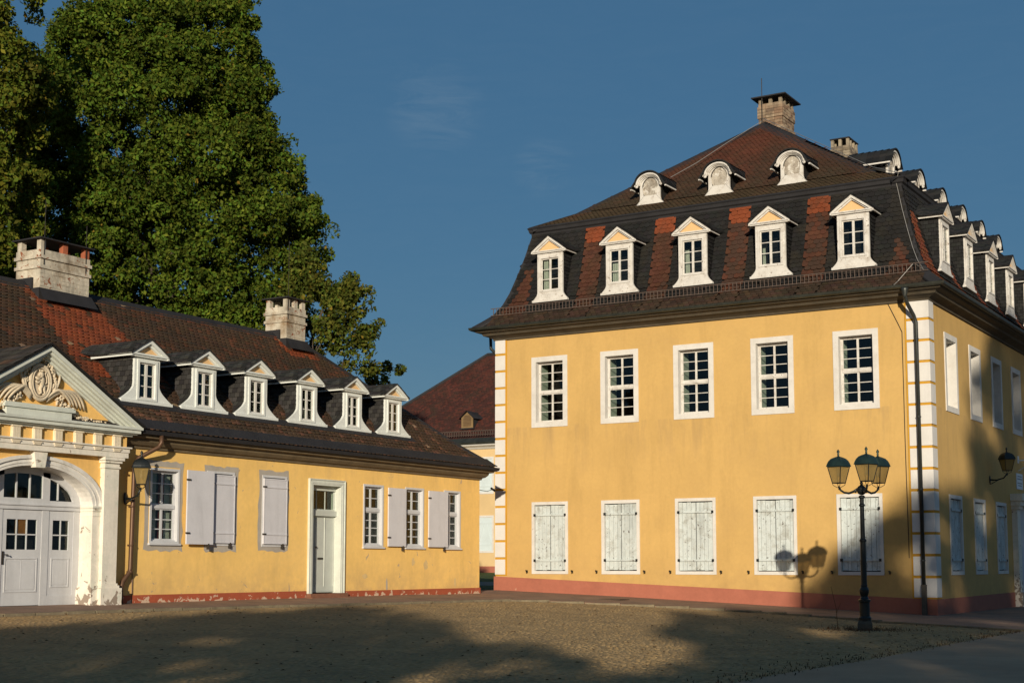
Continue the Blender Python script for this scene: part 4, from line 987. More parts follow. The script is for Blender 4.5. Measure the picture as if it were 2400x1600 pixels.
# dormers
def depL(z):
    zz = z + 4.12
    for a, b_ in zip(LP[:-1], LP[1:]):
        if a[1] <= zz <= b_[1]: return a[0] + (b_[0] - a[0]) * (zz - a[1]) / (b_[1] - a[1]) - .55
    return 2.0
ldm = gable_dormer(lw, wr(Xw - .60, dorY[0], 4.13), H90, .44, .88, 1.19, .46, .66, .38, .56, depL, 2.0, mat('dormer_white_paint', (.70, .72, .68), .7, .05, stain=((.42, .42, .38), .4, 3)), CREAMT, WHITE, rakew=.085, sweep=.5, slatec=(.030, .028, .026), winz=(.10, 1.02))
for cy in dorY[1:]: copyobj(ldm, lw, wr(Xw - .60, cy, 4.13), H90)
# apron of sheet metal under the dormers
offs(MB().quad((Xw - .38, 24.9, 3.965), (Xw - .38, 38.2, 3.965), (Xw - .60, 38.2, 4.145), (Xw - .60, 24.9, 4.145)), W0).build('dormer_apron', LEAD, lw)
# chimneys of the wing
def wing_chimney(Y0, Y1, X0=-31.45, X1=-30.50, zt=8.70, rods=()):
    zb2 = 6.9; b = MB(); b.box(X0, X1, Y0, Y1, zb2, 7.90); b.box(X0 - .04, X1 + .04, Y0 - .04, Y1 + .04, 7.90, 7.99); b.box(X0, X1, Y0, Y1, 7.99, 8.17); b.box(X0 - .05, X1 + .05, Y0 - .05, Y1 + .05, 8.17, 8.26); b.box(X0 - .01, X1 + .01, Y0 - .01, Y1 + .01, 8.26, 8.42)
    o = offs(b, W0).build('chimney', CHIMW, lw)
    n = max(2, round((Y1 - Y0) / .8)); h = zt - 8.42
    for k in range(n + 1):
        yy_ = Y0 + .09 + (Y1 - Y0 - .18) * k / n
        for xx_ in (X1 - .09, X0 + .09): offs(MB().box(xx_ - .08, xx_ + .08, yy_ - .08, yy_ + .08, 8.42, 8.42 + h), W0).build('cap_post', REDB if k and Y1 - Y0 > 1.3 else CHIMW, o)
    offs(MB().box(X0 - .10, X1 + .10, Y0 - .10, Y1 + .10, zt, zt + .035), W0).build('cap_slab', LEAD, o)
    f = MB()
    f.box(X1 - .3, X1 + .05, Y0 - .06, Y1 + .06, 6.7, 7.36); f.quad((X1 + .05, Y0 - .06, 7.36), (X1 + .30, Y0 - .1, 7.0), (X1 + .30, Y1 + .1, 7.0), (X1 + .05, Y1 + .06, 7.36))
    f.prism([(Y0 - .05, 7.35), (Y0 - .05, 7.2), (Y0 - .05, 7.6)], 0, .01) if False else None
    f.box(X0 - .05, X1 - .25, Y0 - .06, Y1 + .06, 7.0, 7.66)
    offs(f, W0).build('flashing', LEAD, o)
    # courses of thin joints: proud blocks
    rnd = random.Random(int(Y0)); meshes = {}
    z = 7.42
    while z < 7.86:
        yb = Y0 + rnd.uniform(-.2, 0)
        while yb < Y1:
            ye = min(yb + rnd.uniform(.24, .32), Y1)
            if ye - max(yb, Y0) > .06:
                offs(MB().box(X1, X1 + rnd.uniform(.004, .014), max(yb, Y0) + .005, ye - .005, z, z + .105), W0).build('stone_block', CHIMW, o)
            yb = ye
        z += .117
    for (yy_, top) in rods: offs(MB().tube([(X1 + .02, yy_, 8.0), (X1 + .02, yy_, top)], .010, 5), W0).build('lightning_rod', DWIRE, o)
    return o
wing_chimney(25.75, 27.45, rods=((25.85, 9.75), (27.3, 9.35)))
wing_chimney(35.85, 36.80, X0=-31.40, rods=((35.9, 10.6),))
# ---- openings of the wing
def wing_window(ya, yb, rows=(4, 2), split=.60, curtain=False):
    W_ = yb - ya; o = sash_window(lw, W_, WT - WB, .065, wr(Xw, (ya + yb) / 2, WB), H90, rows=rows, split=split, smat=mat('grey_white_frame_paint', (.56, .56, .57), .7, .05, streak=.1), fmat=mat('grey_white_frame_paint', (.66, .66, .66)), deep=.09, proud=.02, reveal=False, fwid=.03)
    MB().box(-W_ / 2 - .03, W_ / 2 + .03, -.07, .0, -.035, .012).build('sill', mat('grey_white_frame_paint', (.66, .66, .66)), o)
    if curtain:
        MB().box(-.30, -.08, .22, .24, .1, 1.8).build('curtain', CURT, o); MB().box(.0, .20, .23, .25, .1, 1.8).build('curtain', REDC, o); MB().box(.22, .42, .24, .26, .1, 1.8).build('curtain', CURT, o)
    return o
wing_window(*wl[0], rows=(3, 3), split=.49, curtain=True)
for k in (3, 4, 5): wing_window(*wl[k])
def leaf(ya, yb, dx, name='shutter', z0_=WB + .04, z1_=WT - .06, battens=True, skew=0.0, mt=GREYSH):
    W_ = yb - ya; H_ = z1_ - z0_; b = MB(); b.box(-W_ / 2, W_ / 2, -.02, .02, 0, H_)
    o = b.build(name, mt, lw, wr(Xw + dx, (ya + yb) / 2, z0_), H90 + skew)
    if battens:
        bt = MB(); bt.box(-W_ / 2, W_ / 2, -.04, -.021, H_ * .135, H_ * .145 + .02); bt.box(-W_ / 2, W_ / 2, -.04, -.021, H_ * .855, H_ * .865 + .02); bt.ringframe(-W_ / 2 - .0, W_ / 2, 0, H_, -W_ / 2 + .035, W_ / 2 - .035, .035, H_ - .035, -.028, -.0205); bt.build('batten', mt, o)
    else:
        bt = MB()
        for k in range(1, 4): bt.box(-W_ / 2 + W_ * k / 4 - .004, -W_ / 2 + W_ * k / 4 + .004, -.0235, -.0205, .02, H_ - .02)
        bt.build('plank_joint', mat('shutter_joint_shadow_paint', (.36, .35, .36), .7, .05), o) if False else None
    for zz in (H_ * .15, H_ * .87): MB().box(-W_ / 2 - .05, -W_ / 2 + .09, -.05, -.02, zz - .02, zz + .02).build('hinge', DWIRE, o)
    MB().box(W_ * .30, W_ * .30 + .02, -.05, .03, -.13, .02).build('hook', DWIRE, o)
    return o
leaf(27.21, 28.19, .16, battens=False, z1_=WT - .01, z0_=WB + .0)            # folded back, plain face
leaf(28.22, 29.12, .045)                                                       # closed leaf
leaf(30.29, 31.27, .045)
leaf(36.05, 36.98, .075, battens=False); leaf(38.23, 39.33, .085, battens=False)
o = MB().ringframe(28.15, 29.15, WB - .02, WT + .03, 28.2, 29.1, WB + .03, WT - .02, -.02, .06)
for ya, yb in (wl[1], wl[2]):
    W_ = yb - ya; MB().ringframe(-W_ / 2 - .03, W_ / 2 + .03, -.03, WT - WB + .03, -W_ / 2 + .03, W_ / 2 - .03, .03, WT - WB - .03, -.022, .1).box(-W_ / 2, W_ / 2, .08, .1, 0, WT - WB).build('window', mat('grey_white_frame_paint', (.66, .66, .66)), lw, wr(Xw, (ya + yb) / 2, WB), H90)
# repair render patches with ragged outline
def patch(ya, yb, za, zb2, seed, sk=()):
    rnd = random.Random(seed); pts = []
    def side(p, q, n):
        for k in range(n):
            t = k / n; yield (p[0] + (q[0] - p[0]) * t + rnd.uniform(-.035, .035), p[1] + (q[1] - p[1]) * t + rnd.uniform(-.035, .035))
    c = [(ya, za), (yb, za), (yb, zb2), (ya, zb2)]
    for k in range(4): pts += list(side(c[k], c[(k + 1) % 4], 9))
    b = MB(); n = len(pts); i = 0
    cyy, czz = (ya + yb) / 2, (za + zb2) / 2; iw, ih = (yb - ya) / 2 - .13, (zb2 - za) / 2 - .14; inn = []
    for y, z in pts: inn.append((min(max(y, cyy - iw), cyy + iw), min(max(z, czz - ih), czz + ih)))
    b.v = [(Xw + .004, y, z) for y, z in pts] + [(Xw + .004, y, z) for y, z in inn]; b.f = [(k, (k + 1) % n, n + (k + 1) % n, n + k) for k in range(n)]; b.c = [None] * len(b.f)
    offs(b, W0).build('render_patch', PATCH, lw)
patch(25.90, 27.22, WB - .17, WT + .17, 1); patch(28.0, 29.28, WB - .18, WT + .15, 2); patch(30.14, 31.40, WB - .16, WT + .17, 5)
def scar(y, z, ry, rz2, seed, m_=PATCH):
    rnd = random.Random(seed); n = 12; b = MB(); b.v = [(Xw + .0045, y + ry * math.cos(6.283 * k / n) * rnd.uniform(.7, 1.2), z + rz2 * math.sin(6.283 * k / n) * rnd.uniform(.7, 1.2)) for k in range(n)]; b.f = [tuple(range(n))]; b.c = [None]
    offs(b, W0).build('plaster_scar', m_, lw)
SCAR = mat('pale_plaster_scar', (.66, .47, .22), .95, .1, 3)
scar(38.2, -.02, .12, .17, 1, SCAR); scar(37.5, .08, .09, .14, 2, SCAR); scar(35.0, -.35, .13, .08, 3, SCAR); scar(36.1, -.62, .05, .20, 4); scar(39.9, -.60, .06, .16, 5, SCAR)
# the door
b = MB(); dW = 1.60; dH = 3.27
b.ringframe(-dW / 2, dW / 2, 0, dH, -dW / 2 + .15, dW / 2 - .15, -.01, dH - .15, -.05, .34); b.ringframe(-dW / 2 - .03, dW / 2 + .03, 0, dH + .03, -dW / 2 + .0, dW / 2 - .0, -.01, dH + .0, -.075, .0)
b.ringframe(-dW / 2 + .05, dW / 2 - .05, 0, dH - .05, -dW / 2 + .10, dW / 2 - .10, -.01, dH - .10, -.062, -.049)
do = b.build('door_frame', GREYG, lw, wr(Xw, 33.09, -.83), H90)
dl = MB().box(-.65, .65, .22, .27, .02, 2.24).box(-.65, .65, .205, .22, .04, .16)
dl.build('door', DOORG, do)
for xs_ in (-.32, -.0, .32):
    pass
ms = MB()
for xs_ in (-.22, .20): ms.tube([(xs_, .21, .2), (xs_, .21, 2.2)], .018, 8)
ms.ringframe(-.65, .65, .16, 2.24, -.61, .61, .2, 2.2, .205, .2195); ms.build('door_moulding', DOORG, do)
MB().box(-.65, .65, .12, .30, 2.24, 2.40).box(-.65, .65, .16, .26, 2.98, 3.12).ringframe(-.65, .65, 2.40, 3.02, -.61, .61, 2.44, 2.98, .2, .25).box(-.20, -.18, .21, .24, 2.44, 2.98).box(.20, .22, .21, .24, 2.44, 2.98).build('transom_light', DOORG, do)
put_panes(do, [(-.61, -.2, 2.44, 2.98), (-.18, .2, 2.44, 2.98), (.22, .61, 2.44, 2.98)], .225)
MB().box(-.12, .12, .19, .205, .98, 1.03).build('letter_slot', DWIRE, do); MB().blob((-.22, .17, 1.33), .028, .03, .028).build('door_knob', DWIRE, do)
st = MB().box(-.98, .98, -.32, .0, -.21, -.10).box(-.86, .86, -.18, .3, -.10, .0); st.build('door_step', mat('red_sandstone_step', (.22, .10, .06), .9, .2, 3, bump=.3), do)
# downpipe of the wing
pth = [(Xw + .44, 25.98, 3.2), (Xw + .44, 25.98, 3.02), (Xw + .40, 25.92, 2.90), (Xw + .18, 25.48, 2.62), (Xw + .12, 25.40, 2.45), (Xw + .12, 25.36, -.10), (Xw + .12, 25.33, -.2), (Xw + .12, 25.12, -.42), (Xw + .12, 25.08, -.55), (Xw + .12, 25.08, -1.0)]
dp = offs(MB().tube(pth, .055, 12), W0).build('downpipe', BPIPE, lw, smooth=True)
for z in (1.4, .45, -.2): link(MB().lathe([(.066, 0), (.07, .02), (.066, .04)], 0, 0, 12).box(-.14, -.05, -.01, .01, 0, .04).mesh('pipe_clamp', BPIPE), 'pipe_clamp', dp, wr(Xw + .12, 25.36, z))
wire(lw, [(Xw + .03, 25.52, -.2), (Xw + .03, 25.52, -1.0)], .012, BPIPE, W0, 'conduit')

# ---- portal of the wing (local frame: x along, y inward, origin on the wall plane at the portal centre, z = absolute)
def wp(name, b, m, par=None, **k):
    return b.build(name, m, par or lw, wr(Xw, pc, 0), H90, **k)
A_, Bz, SP = 1.69, .87, 1.38    # inner arch half width, rise, springing
N = 24
arc = [(A_ * math.cos(math.pi * k / N), SP + Bz * math.sin(math.pi * k / N)) for k in range(N + 1)]
TW, TZ = 2.55, 2.60
pf = MB(); yf = -.15
# wall panel with arched hole
pts = arc
for (x_, z_), (x2, z2_) in zip(arc[:-1], arc[1:]): pf.quad((x2, yf, z2_), (x_, yf, z_), (x_, yf, TZ), (x2, yf, TZ))
pf.quad((A_, yf, -1.0), (TW, yf, -1.0), (TW, yf, TZ), (A_, yf, TZ)); pf.quad((-TW, yf, -1.0), (-A_, yf, -1.0), (-A_, yf, TZ), (-TW, yf, TZ))
pf.quad((TW, yf, -1.0), (TW, 0.02, -1.0), (TW, .02, TZ), (TW, yf, TZ)); pf.quad((-TW, .02, -1.0), (-TW, yf, -1.0), (-TW, yf, TZ), (-TW, .02, TZ))
wp('portal_wall', pf, YELP)
# archivolt bands + keystone
def band(ro, ri, y_a, y_b, lim=0):
    b = MB()
    for k in range(N):
        t0, t1 = math.pi * k / N, math.pi * (k + 1) / N
        P = lambda r, t: ((A_ + r) * math.cos(t), SP + (Bz + r * .72) * math.sin(t))
        a, b2, c_, d_ = P(ri, t0), P(ro, t0), P(ro, t1), P(ri, t1)
        b.quad((a[0], y_a, a[1]), (b2[0], y_a, b2[1]), (c_[0], y_a, c_[1]), (d_[0], y_a, d_[1]))
        b.quad((b2[0], y_a, b2[1]), (b2[0], y_b, b2[1]), (c_[0], y_b, c_[1]), (c_[0], y_a, c_[1])); b.quad((d_[0], y_a, d_[1]), (d_[0], y_b, d_[1]), (a[0], y_b, a[1]), (a[0], y_a, a[1]))
    return b
av = band(.30, .0, -.19, .27); v2 = band(.33, .22, -.23, -.14); av.v += []; 
o_ = wp('archivolt', av, ARCHW); wp('archivolt_rim', v2, ARCHW); wp('archivolt_fillet', band(.12, .09, -.205, -.18), ARCHW)
k_ = MB().prism([(-.13, 2.20), (.13, 2.20), (.20, TZ + .0), (-.20, TZ + .0)], -.31, -.14); wp('keystone', k_, STONEW)
# jambs below the springing, imposts
j = MB()
for sd in (-1, 1):
    j = MB(); xs_ = sorted((sd * A_, sd * (A_ + .28))); j.box(xs_[0], xs_[1], -.19, .27, -.50, SP - .12)
    j.box(xs_[0] - .02, xs_[1] + .02, -.22, .27, SP - .12, SP - .05); j.box(xs_[0] - .045, xs_[1] + .045, -.25, .27, SP - .05, SP); j.box(xs_[0] - .01, xs_[1] + .01, -.205, .27, SP - .24, SP - .21)
    j.box(xs_[0] - .03, xs_[1] + .03, -.24, .27, -.56, -.50); j.box(xs_[0] - .06, xs_[1] + .04, -.28, .27, -1.0, -.56); wp('arch_jamb', j, STONEW)
# pilasters
for sd in (-1, 1):
    c_ = sd * 2.16; p = MB(); p.box(c_ - .225, c_ + .225, -.30, -.149, -.45, 2.30); p.box(c_ - .25, c_ + .25, -.33, -.149, 2.30, 2.345); p.box(c_ - .23, c_ + .23, -.31, -.149, 2.345, 2.43)
    p.box(c_ - .27, c_ + .27, -.36, -.149, 2.43, 2.49); p.box(c_ - .31, c_ + .31, -.40, -.149, 2.49, 2.56); p.box(c_ - .25, c_ + .25, -.33, -.149, -.50, -.45); p.box(c_ - .28, c_ + .28, -.36, -.149, -.56, -.50)
    p.box(c_ - .33, c_ + .33, -.40, -.1, -1.02, -.56); wp('pilaster', p, STONEW)
# entablature
e = MB(); e.box(-2.62, 2.62, -.36, 0, TZ - .03, TZ + .10); e.box(-2.64, 2.64, -.38, 0, TZ + .10, TZ + .20); e.box(-2.68, 2.68, -.42, 0, TZ + .20, TZ + .235); wp('architrave', e, STONEW)
wp('frieze', MB().box(-2.58, 2.58, -.33, 0, TZ + .235, TZ + .50), YELP)
tg = MB(); tg.box(-.115, .115, -.045, 0, 0, .30); 
for k in (-1, 0, 1): tg.prism([(k * .072 - .030, 0.02), (k * .072 + .030, 0.02), (k * .072 + .030, .275), (k * .072 - .030, .275)], -.075, -.04)
tg.box(-.135, .135, -.09, 0, .275, .31); tg.box(-.125, .125, -.08, 0, -.05, -.02); tg.box(-.10, .10, -.07, 0, -.09, -.05)
tm_ = tg.mesh('triglyph', mat('cream_triglyph_stone', (.74, .64, .48), .85, .1, 5, bump=.2, stain=((.4, .3, .2), .4, 4)))
for k in range(-5, 6): 
    if abs(k * .61 - .0) < 2.6 and k not in (-5, 5): link(tm_, 'triglyph', lw, wr(Xw + .33, pc + .305 - .305 + (k * .60 - .18) * 1.0, TZ + .20), H90)
c = MB()
for (o1, z_a, z_b) in ((.40, .50, .545), (.48, .545, .575), (.54, .575, .66), (.58, .66, .72)): c.box(-2.30 - o1, 2.30 + o1, -o1, 0, TZ + z_a, TZ + z_b)
wp('cornice_moulding', c, GREYG)
# pediment
zb2 = TZ + .72; pw_, ph_ = 2.90, 1.66; sl = ph_ / pw_
wp('tympanum', MB().prism([(-2.5, zb2), (2.5, zb2), (0, zb2 + 2.5 * sl)], -.18, .0), YELP)
rk = MB()
for (t_a, t_b, yd) in ((0, .09, -.54), (.09, .14, -.49), (.14, .19, -.40), (.19, .24, -.32), (.24, .28, -.25)):
    for sd in (-1, 1):
        f_ = 1 / math.cos(math.atan(sl)); za, zb3_ = zb2 + ph_ - t_a * f_, zb2 + ph_ - t_b * f_
        poly = [(sd * (pw_ - t_a * f_ / sl), zb2), (0, za), (0, zb3_), (sd * (pw_ - t_b * f_ / sl), zb2)]
        rk.prism(poly if sd > 0 else poly[::-1], yd, .0)
wp('raking_cornice', rk, GREYG)
# pediment roof going back
pr_ = MB(); rc = []; top = zb2 + ph_ + .03
for sd in (-1, 1):
    ns_ = 11
    for i in range(ns_):
        ta, tb = i / ns_, (i + 1.18) / ns_; y_ = -.58; jy = 0
        while y_ < 2.6:
            yb_ = y_ + .21
            P = lambda t, yy_, h: (sd * (pw_ + .06) * (1 - t), yy_, zb2 + .0 + (ph_ + .05) * t + h)
            pr_.quad(P(ta, y_ + .003, .05), P(ta, yb_ - .003, .05), P(min(tb, 1), yb_ - .003, .025), P(min(tb, 1), y_ + .003, .025)); rc.append(jitc((.045, .038, .030) if random.random() < .8 else (.085, .05, .03), .35))
            pr_.quad(P(ta, y_ + .003, .02), P(ta, yb_ - .003, .02), P(ta, yb_ - .003, .05), P(ta, y_ + .003, .05)); rc.append((.02, .018, .016)); y_ = yb_
    pr_.quad((sd * (pw_ + .06), -.58, zb2 - .005), (0, -.58, top + .0), (0, -.58, top + .035), (sd * (pw_ + .06), -.58, zb2 + .04)); rc.append(SL)
    pr_.quad((sd * (pw_ + .06), -.58, zb2 - .002), (0, -.58, top - .01), (0, 2.6, top - .01), (sd * (pw_ + .06), 2.6, zb2 - .002)); rc.append(SL)
wp('pediment_roof', pr_, SLATEM, colors=rc)
# relief in the pediment: plinth block, oval shield with lion, fronds, garlands
yr = -.20
bl = MB(); bl.box(-1.02, .84, -.33, -.18, zb2 - .0, zb2 + .20); bl.box(-1.10, .92, -.37, -.18, zb2 + .20, zb2 + .27); bl.box(-1.06, .88, -.35, -.18, zb2 + .27, zb2 + .31)
po_ = [(-1.1, 0)]
rel_o = wp('relief_block', bl, GREYG)
sc_x, sc_z = -.06, zb2 + .83
sh = MB()
def oval(b, ax, az, r, y, n=28, m=8, jit=0):
    path = [(sc_x + ax * math.cos(2 * math.pi * k / n), y, sc_z + az * math.sin(2 * math.pi * k / n)) for k in range(n + 1)]; b.tube(path, r, m, cap=False)
oval(sh, .29, .40, .045, yr - .07); oval(sh, .235, .335, .022, yr - .09)
sh.v_before = None
disc = [(sc_x + .27 * math.cos(2 * math.pi * k / 24), sc_z + .38 * math.sin(2 * math.pi * k / 24)) for k in range(24)]; sh.prism(disc, yr - .06, -.17)
wp('shield', sh, RELIEF, smooth=False)
# lion, rampant, facing left
li = MB(); yl = yr - .09
def limb(pts, rs): li.tube([(sc_x + a, yl, sc_z + b_) for a, b_ in pts], rs, 7)
li.blob((sc_x + .03, yl, sc_z + .03), .075, .05, .13, 10, 7); li.blob((sc_x - .01, yl - .02, sc_z + .17), .075, .05, .075, 10, 6, .08); li.blob((sc_x - .07, yl - .03, sc_z + .16), .04, .035, .035)
limb([(.0, .08), (-.10, .07), (-.16, .11)], [.04, .03, .022]); limb([(.0, .03), (-.10, -.02), (-.15, .02)], [.04, .028, .02])
limb([(.05, -.05), (-.02, -.15), (.02, -.24), (-.05, -.27)], [.055, .045, .028, .022]); limb([(.08, -.06), (.09, -.16), (.13, -.24), (.06, -.28)], [.05, .04, .026, .02])
limb([(.10, -.02), (.17, .0), (.16, .12), (.11, .19), (.15, .24)], [.018, .016, .016, .018, .028])
for dx_ in (-.05, -.01, .03): li.blob((sc_x + dx_ - .01, yl - .02, sc_z + .265), .014, .02, .03)
wp('lion_relief', li, RELIEF, smooth=True)
# wreath
wr_ = MB(); rnd = random.Random(5)
for k in range(120):
    t = math.pi * (-.12 + 1.24 * k / 119) + rnd.uniform(-.03, .03); q = rnd.uniform(.36, .46)
    if .12 < abs(t - math.pi / 2) < 3: pass
    wr_.blob((sc_x + (q) * math.cos(t), yr - rnd.uniform(.02, .09), sc_z + .02 + (q + .10) * math.sin(t) + (.05 if abs(t - math.pi / 2) < .35 else 0)), rnd.uniform(.022, .04), .035, rnd.uniform(.022, .04), 6, 4, .2)
for k in range(26): wr_.blob((sc_x + rnd.uniform(-.15, .15), yr - rnd.uniform(.04, .12), sc_z + .56 + rnd.uniform(-.06, .09)), .035, .04, .035, 6, 4, .2)
wp('wreath', wr_, RELIEF)
fr = MB()
def frond(pts, r0, y_):
    P = [Vector((a, 0, b_)) for a, b_ in pts]; out = []
    for k in range(len(P) - 1):
        for t in (0, .33, .66): out.append(P[k].lerp(P[k + 1], t))
    out.append(P[-1]); n_ = len(out)
    # smooth
    for _ in range(3): out = [out[0]] + [(out[k - 1] + out[k] * 2 + out[k + 1]) / 4 for k in range(1, n_ - 1)] + [out[-1]]
    fr.tube([(p.x, y_ - .05 * math.sin(math.pi * k / n_), p.z) for k, p in enumerate(out)], [r0 * (math.sin(math.pi * (.12 + .86 * k / n_)) ** .7) + .006 for k in range(n_)], 7)
for sd in (-1, 1):
    for i, (s_, up) in enumerate(((1.0, 0), (.86, .03), (.72, .06), (.58, .08), (.46, .10))):
        frond([(sc_x + sd * .22, sc_z - .42 + up), (sc_x + sd * (.45 + .1 * i * 0), sc_z - .22 + up), (sc_x + sd * (.30 + .55 * s_), sc_z - .08 + (s_ - 1) * .10), (sc_x + sd * (.42 + .78 * s_), sc_z - .20 - (1 - s_) * .18), (sc_x + sd * (.50 + .86 * s_), sc_z - .52 + (1 - s_) * .12)], .032, yr - .03 - .012 * i)
    frond([(sc_x + sd * .30, sc_z - .30), (sc_x + sd * .50, sc_z - .05), (sc_x + sd * .58, sc_z + .22)], .03, yr - .03)
    frond([(sc_x + sd * .28, sc_z - .36), (sc_x + sd * .44, sc_z - .10), (sc_x + sd * .46, sc_z + .14)], .03, yr - .03)
wp('frond', fr, RELIEF, smooth=True)
for sd in (-1, 1):
    ga = MB()
    pts = [(.50, sc_z - .36), (.75, sc_z - .44), (.98, sc_z - .56), (1.2, sc_z - .70), (1.5, sc_z - .76), (1.8, sc_z - .79), (2.1, sc_z - .82)]
    for (a, za), (b_, zb4) in zip(pts[:-1], pts[1:]):
        for t in np.linspace(0, 1, 10):
            sp = .065 if a < 1.2 else .045
            for _ in range(2): ga.blob((sc_x + sd * (a + (b_ - a) * t) + rnd.uniform(-.03, .03), yr - rnd.uniform(.0, .07), za + (zb4 - za) * t + rnd.uniform(-sp, sp)), rnd.uniform(.02, .04), .035, rnd.uniform(.02, .04), 6, 4, .25)
    for k in range(6): ga.blob((sc_x + sd * (.62 + .05 * math.cos(k)), yr - .09, sc_z - .30 + .05 * math.sin(k * 1.05)), .03, .03, .03, 6, 4)
    wp('garland', ga, RELIEF)
# fanlight and doors
dy = .235
pn = MB()
arcd = [((A_ - .0) * math.cos(math.pi * k / 20), SP + (Bz - .0) * math.sin(math.pi * k / 20)) for k in range(21)]
def colfill(b, xa, xb, za, zb4, y1_, y2_): b.box(xa, xb, y1_, y2_, za, zb4)
def ztop(x_, r=0): return SP + (Bz - r) * math.sqrt(max(0, 1 - (x_ / (A_ - r)) ** 2))
fg = MB()
# fanlight frame: rim along the arch, mullions, sill
for k in range(20):
    a, b_ = arcd[k], arcd[k + 1]
    if True:
        i_ = lambda p: (p[0] * (1 - .20 / A_), SP + (p[1] - SP) * (1 - .16 / Bz))
        a2, b2 = i_(a), i_(b_); fg.quad((a2[0], dy, a2[1]), (a[0], dy, a[1]), (b_[0], dy, b_[1]), (b2[0], dy, b2[1])); fg.quad((b2[0], dy, b2[1]), (b2[0], dy + .06, b2[1]), (a2[0], dy + .06, a2[1]), (a2[0], dy, a2[1]))
for xm in (-.66, .66): fg.box(xm - .105, xm + .105, dy, dy + .06, SP + .0, ztop(xm) - .05)
for xm in (-.19, .19): fg.box(xm - .02, xm + .02, dy + .015, dy + .05, SP + .14, ztop(xm) - .16)
for xm in (-1.02, 1.02): fg.box(xm - .018, xm + .018, dy + .015, dy + .05, SP + .12, ztop(xm) - .14)
fg.box(-.56, .56, dy + .002, dy + .058, SP, SP + .14); fg.box(-1.6, -.76, dy + .002, dy + .058, SP, SP + .10); fg.box(.76, 1.6, dy + .002, dy + .058, SP, SP + .10)
fo = wp('fanlight', fg, GREYD)
put_panes(fo, [(-.56, -.2, SP + .14, 2.10), (-.18, .18, SP + .14, 2.12), (.2, .56, SP + .14, 2.10), (.76, 1.0, SP + .1, 1.95), (1.04, 1.38, SP + .1, 1.75), (-1.0, -.76, SP + .1, 1.95), (-1.38, -1.04, SP + .1, 1.75)], dy + .035)
tb = MB().box(-1.69, 1.69, dy - .03, dy + .08, SP - .12, SP - .03).box(-1.69, 1.69, dy - .06, dy + .08, SP - .03, SP); wp('transom_bar', tb, GREYD)
for sd in (-1, 1):
    fm_ = MB(); xq = lambda a, b_: sorted((sd * a, sd * b_))
    for a, b_ in ((1.69, 1.50), (.76, .56)): fm_.box(*xq(a, b_), dy, dy + .08, -.94, SP - .12)
    fm_.box(*xq(.76, 1.5), dy, dy + .08, -.94, -.72); wp('door_frame', fm_, GREYD)
def pdoor(xa, xb, z_a, pz, wz, ncol, handle=False):
    c_ = (xa + xb) / 2; W_ = xb - xa; b = MB(); z_t = SP - .12; wx = W_ / 2 - .13
    b.ringframe(-W_ / 2 + .006, W_ / 2 - .006, z_a, z_t - .006, -wx, wx, wz[0], wz[1], dy + .015, dy + .06)
    b.ringframe(-wx - .03, wx + .03, pz[0] - .03, pz[1] + .03, -wx, wx, pz[0], pz[1], dy + .0, dy + .0145); b.box(-wx + .03, wx - .03, dy + .005, dy + .0145, pz[0] + .03, pz[1] - .03)
    if W_ > .9: b.box(-.006, .006, dy + .001, dy + .0049, pz[0] + .03, pz[1] - .03)
    cw = 2 * wx / ncol
    for k in range(1, ncol): b.box(-wx + cw * k - .014, -wx + cw * k + .014, dy + .02, dy + .05, wz[0], wz[1])
    zm = (wz[0] + wz[1]) / 2; b.box(-wx, wx, dy + .021, dy + .049, zm - .014, zm + .014)
    o = b.build('door', GREYD, lw, wr(Xw, pc + c_, 0), H90)
    put_panes(o, [(-wx + cw * k + .014, -wx + cw * (k + 1) - .014, z1_, z2_) for k in range(ncol) for z1_, z2_ in ((wz[0], zm - .014), (zm + .014, wz[1]))], dy + .035)
    if handle: MB().box(-W_ / 2 + .02, -W_ / 2 + .06, dy - .01, dy + .015, .0, .30).tube([(-W_ / 2 + .04, dy - .05, .22), (-W_ / 2 + .13, dy - .06, .22), (-W_ / 2 + .15, dy - .06, .19)], .014, 6).build('handle', DWIRE, o)
    return o
d1 = pdoor(-.56, .56, -.93, (-.60, .12), (.34, 1.03), 3, True); MB().box(-.16, .14, dy + .05, dy + .06, .70, 1.03).build('wood_panel', ORANW, d1)
pdoor(.76, 1.50, -.72, (-.50, .12), (.34, 1.03), 2); pdoor(-1.50, -.76, -.72, (-.50, .12), (.34, 1.03), 2)
wp('portal_interior', MB().box(-1.9, 1.9, .5, 3.0, -1.0, 2.4), DARKIN)

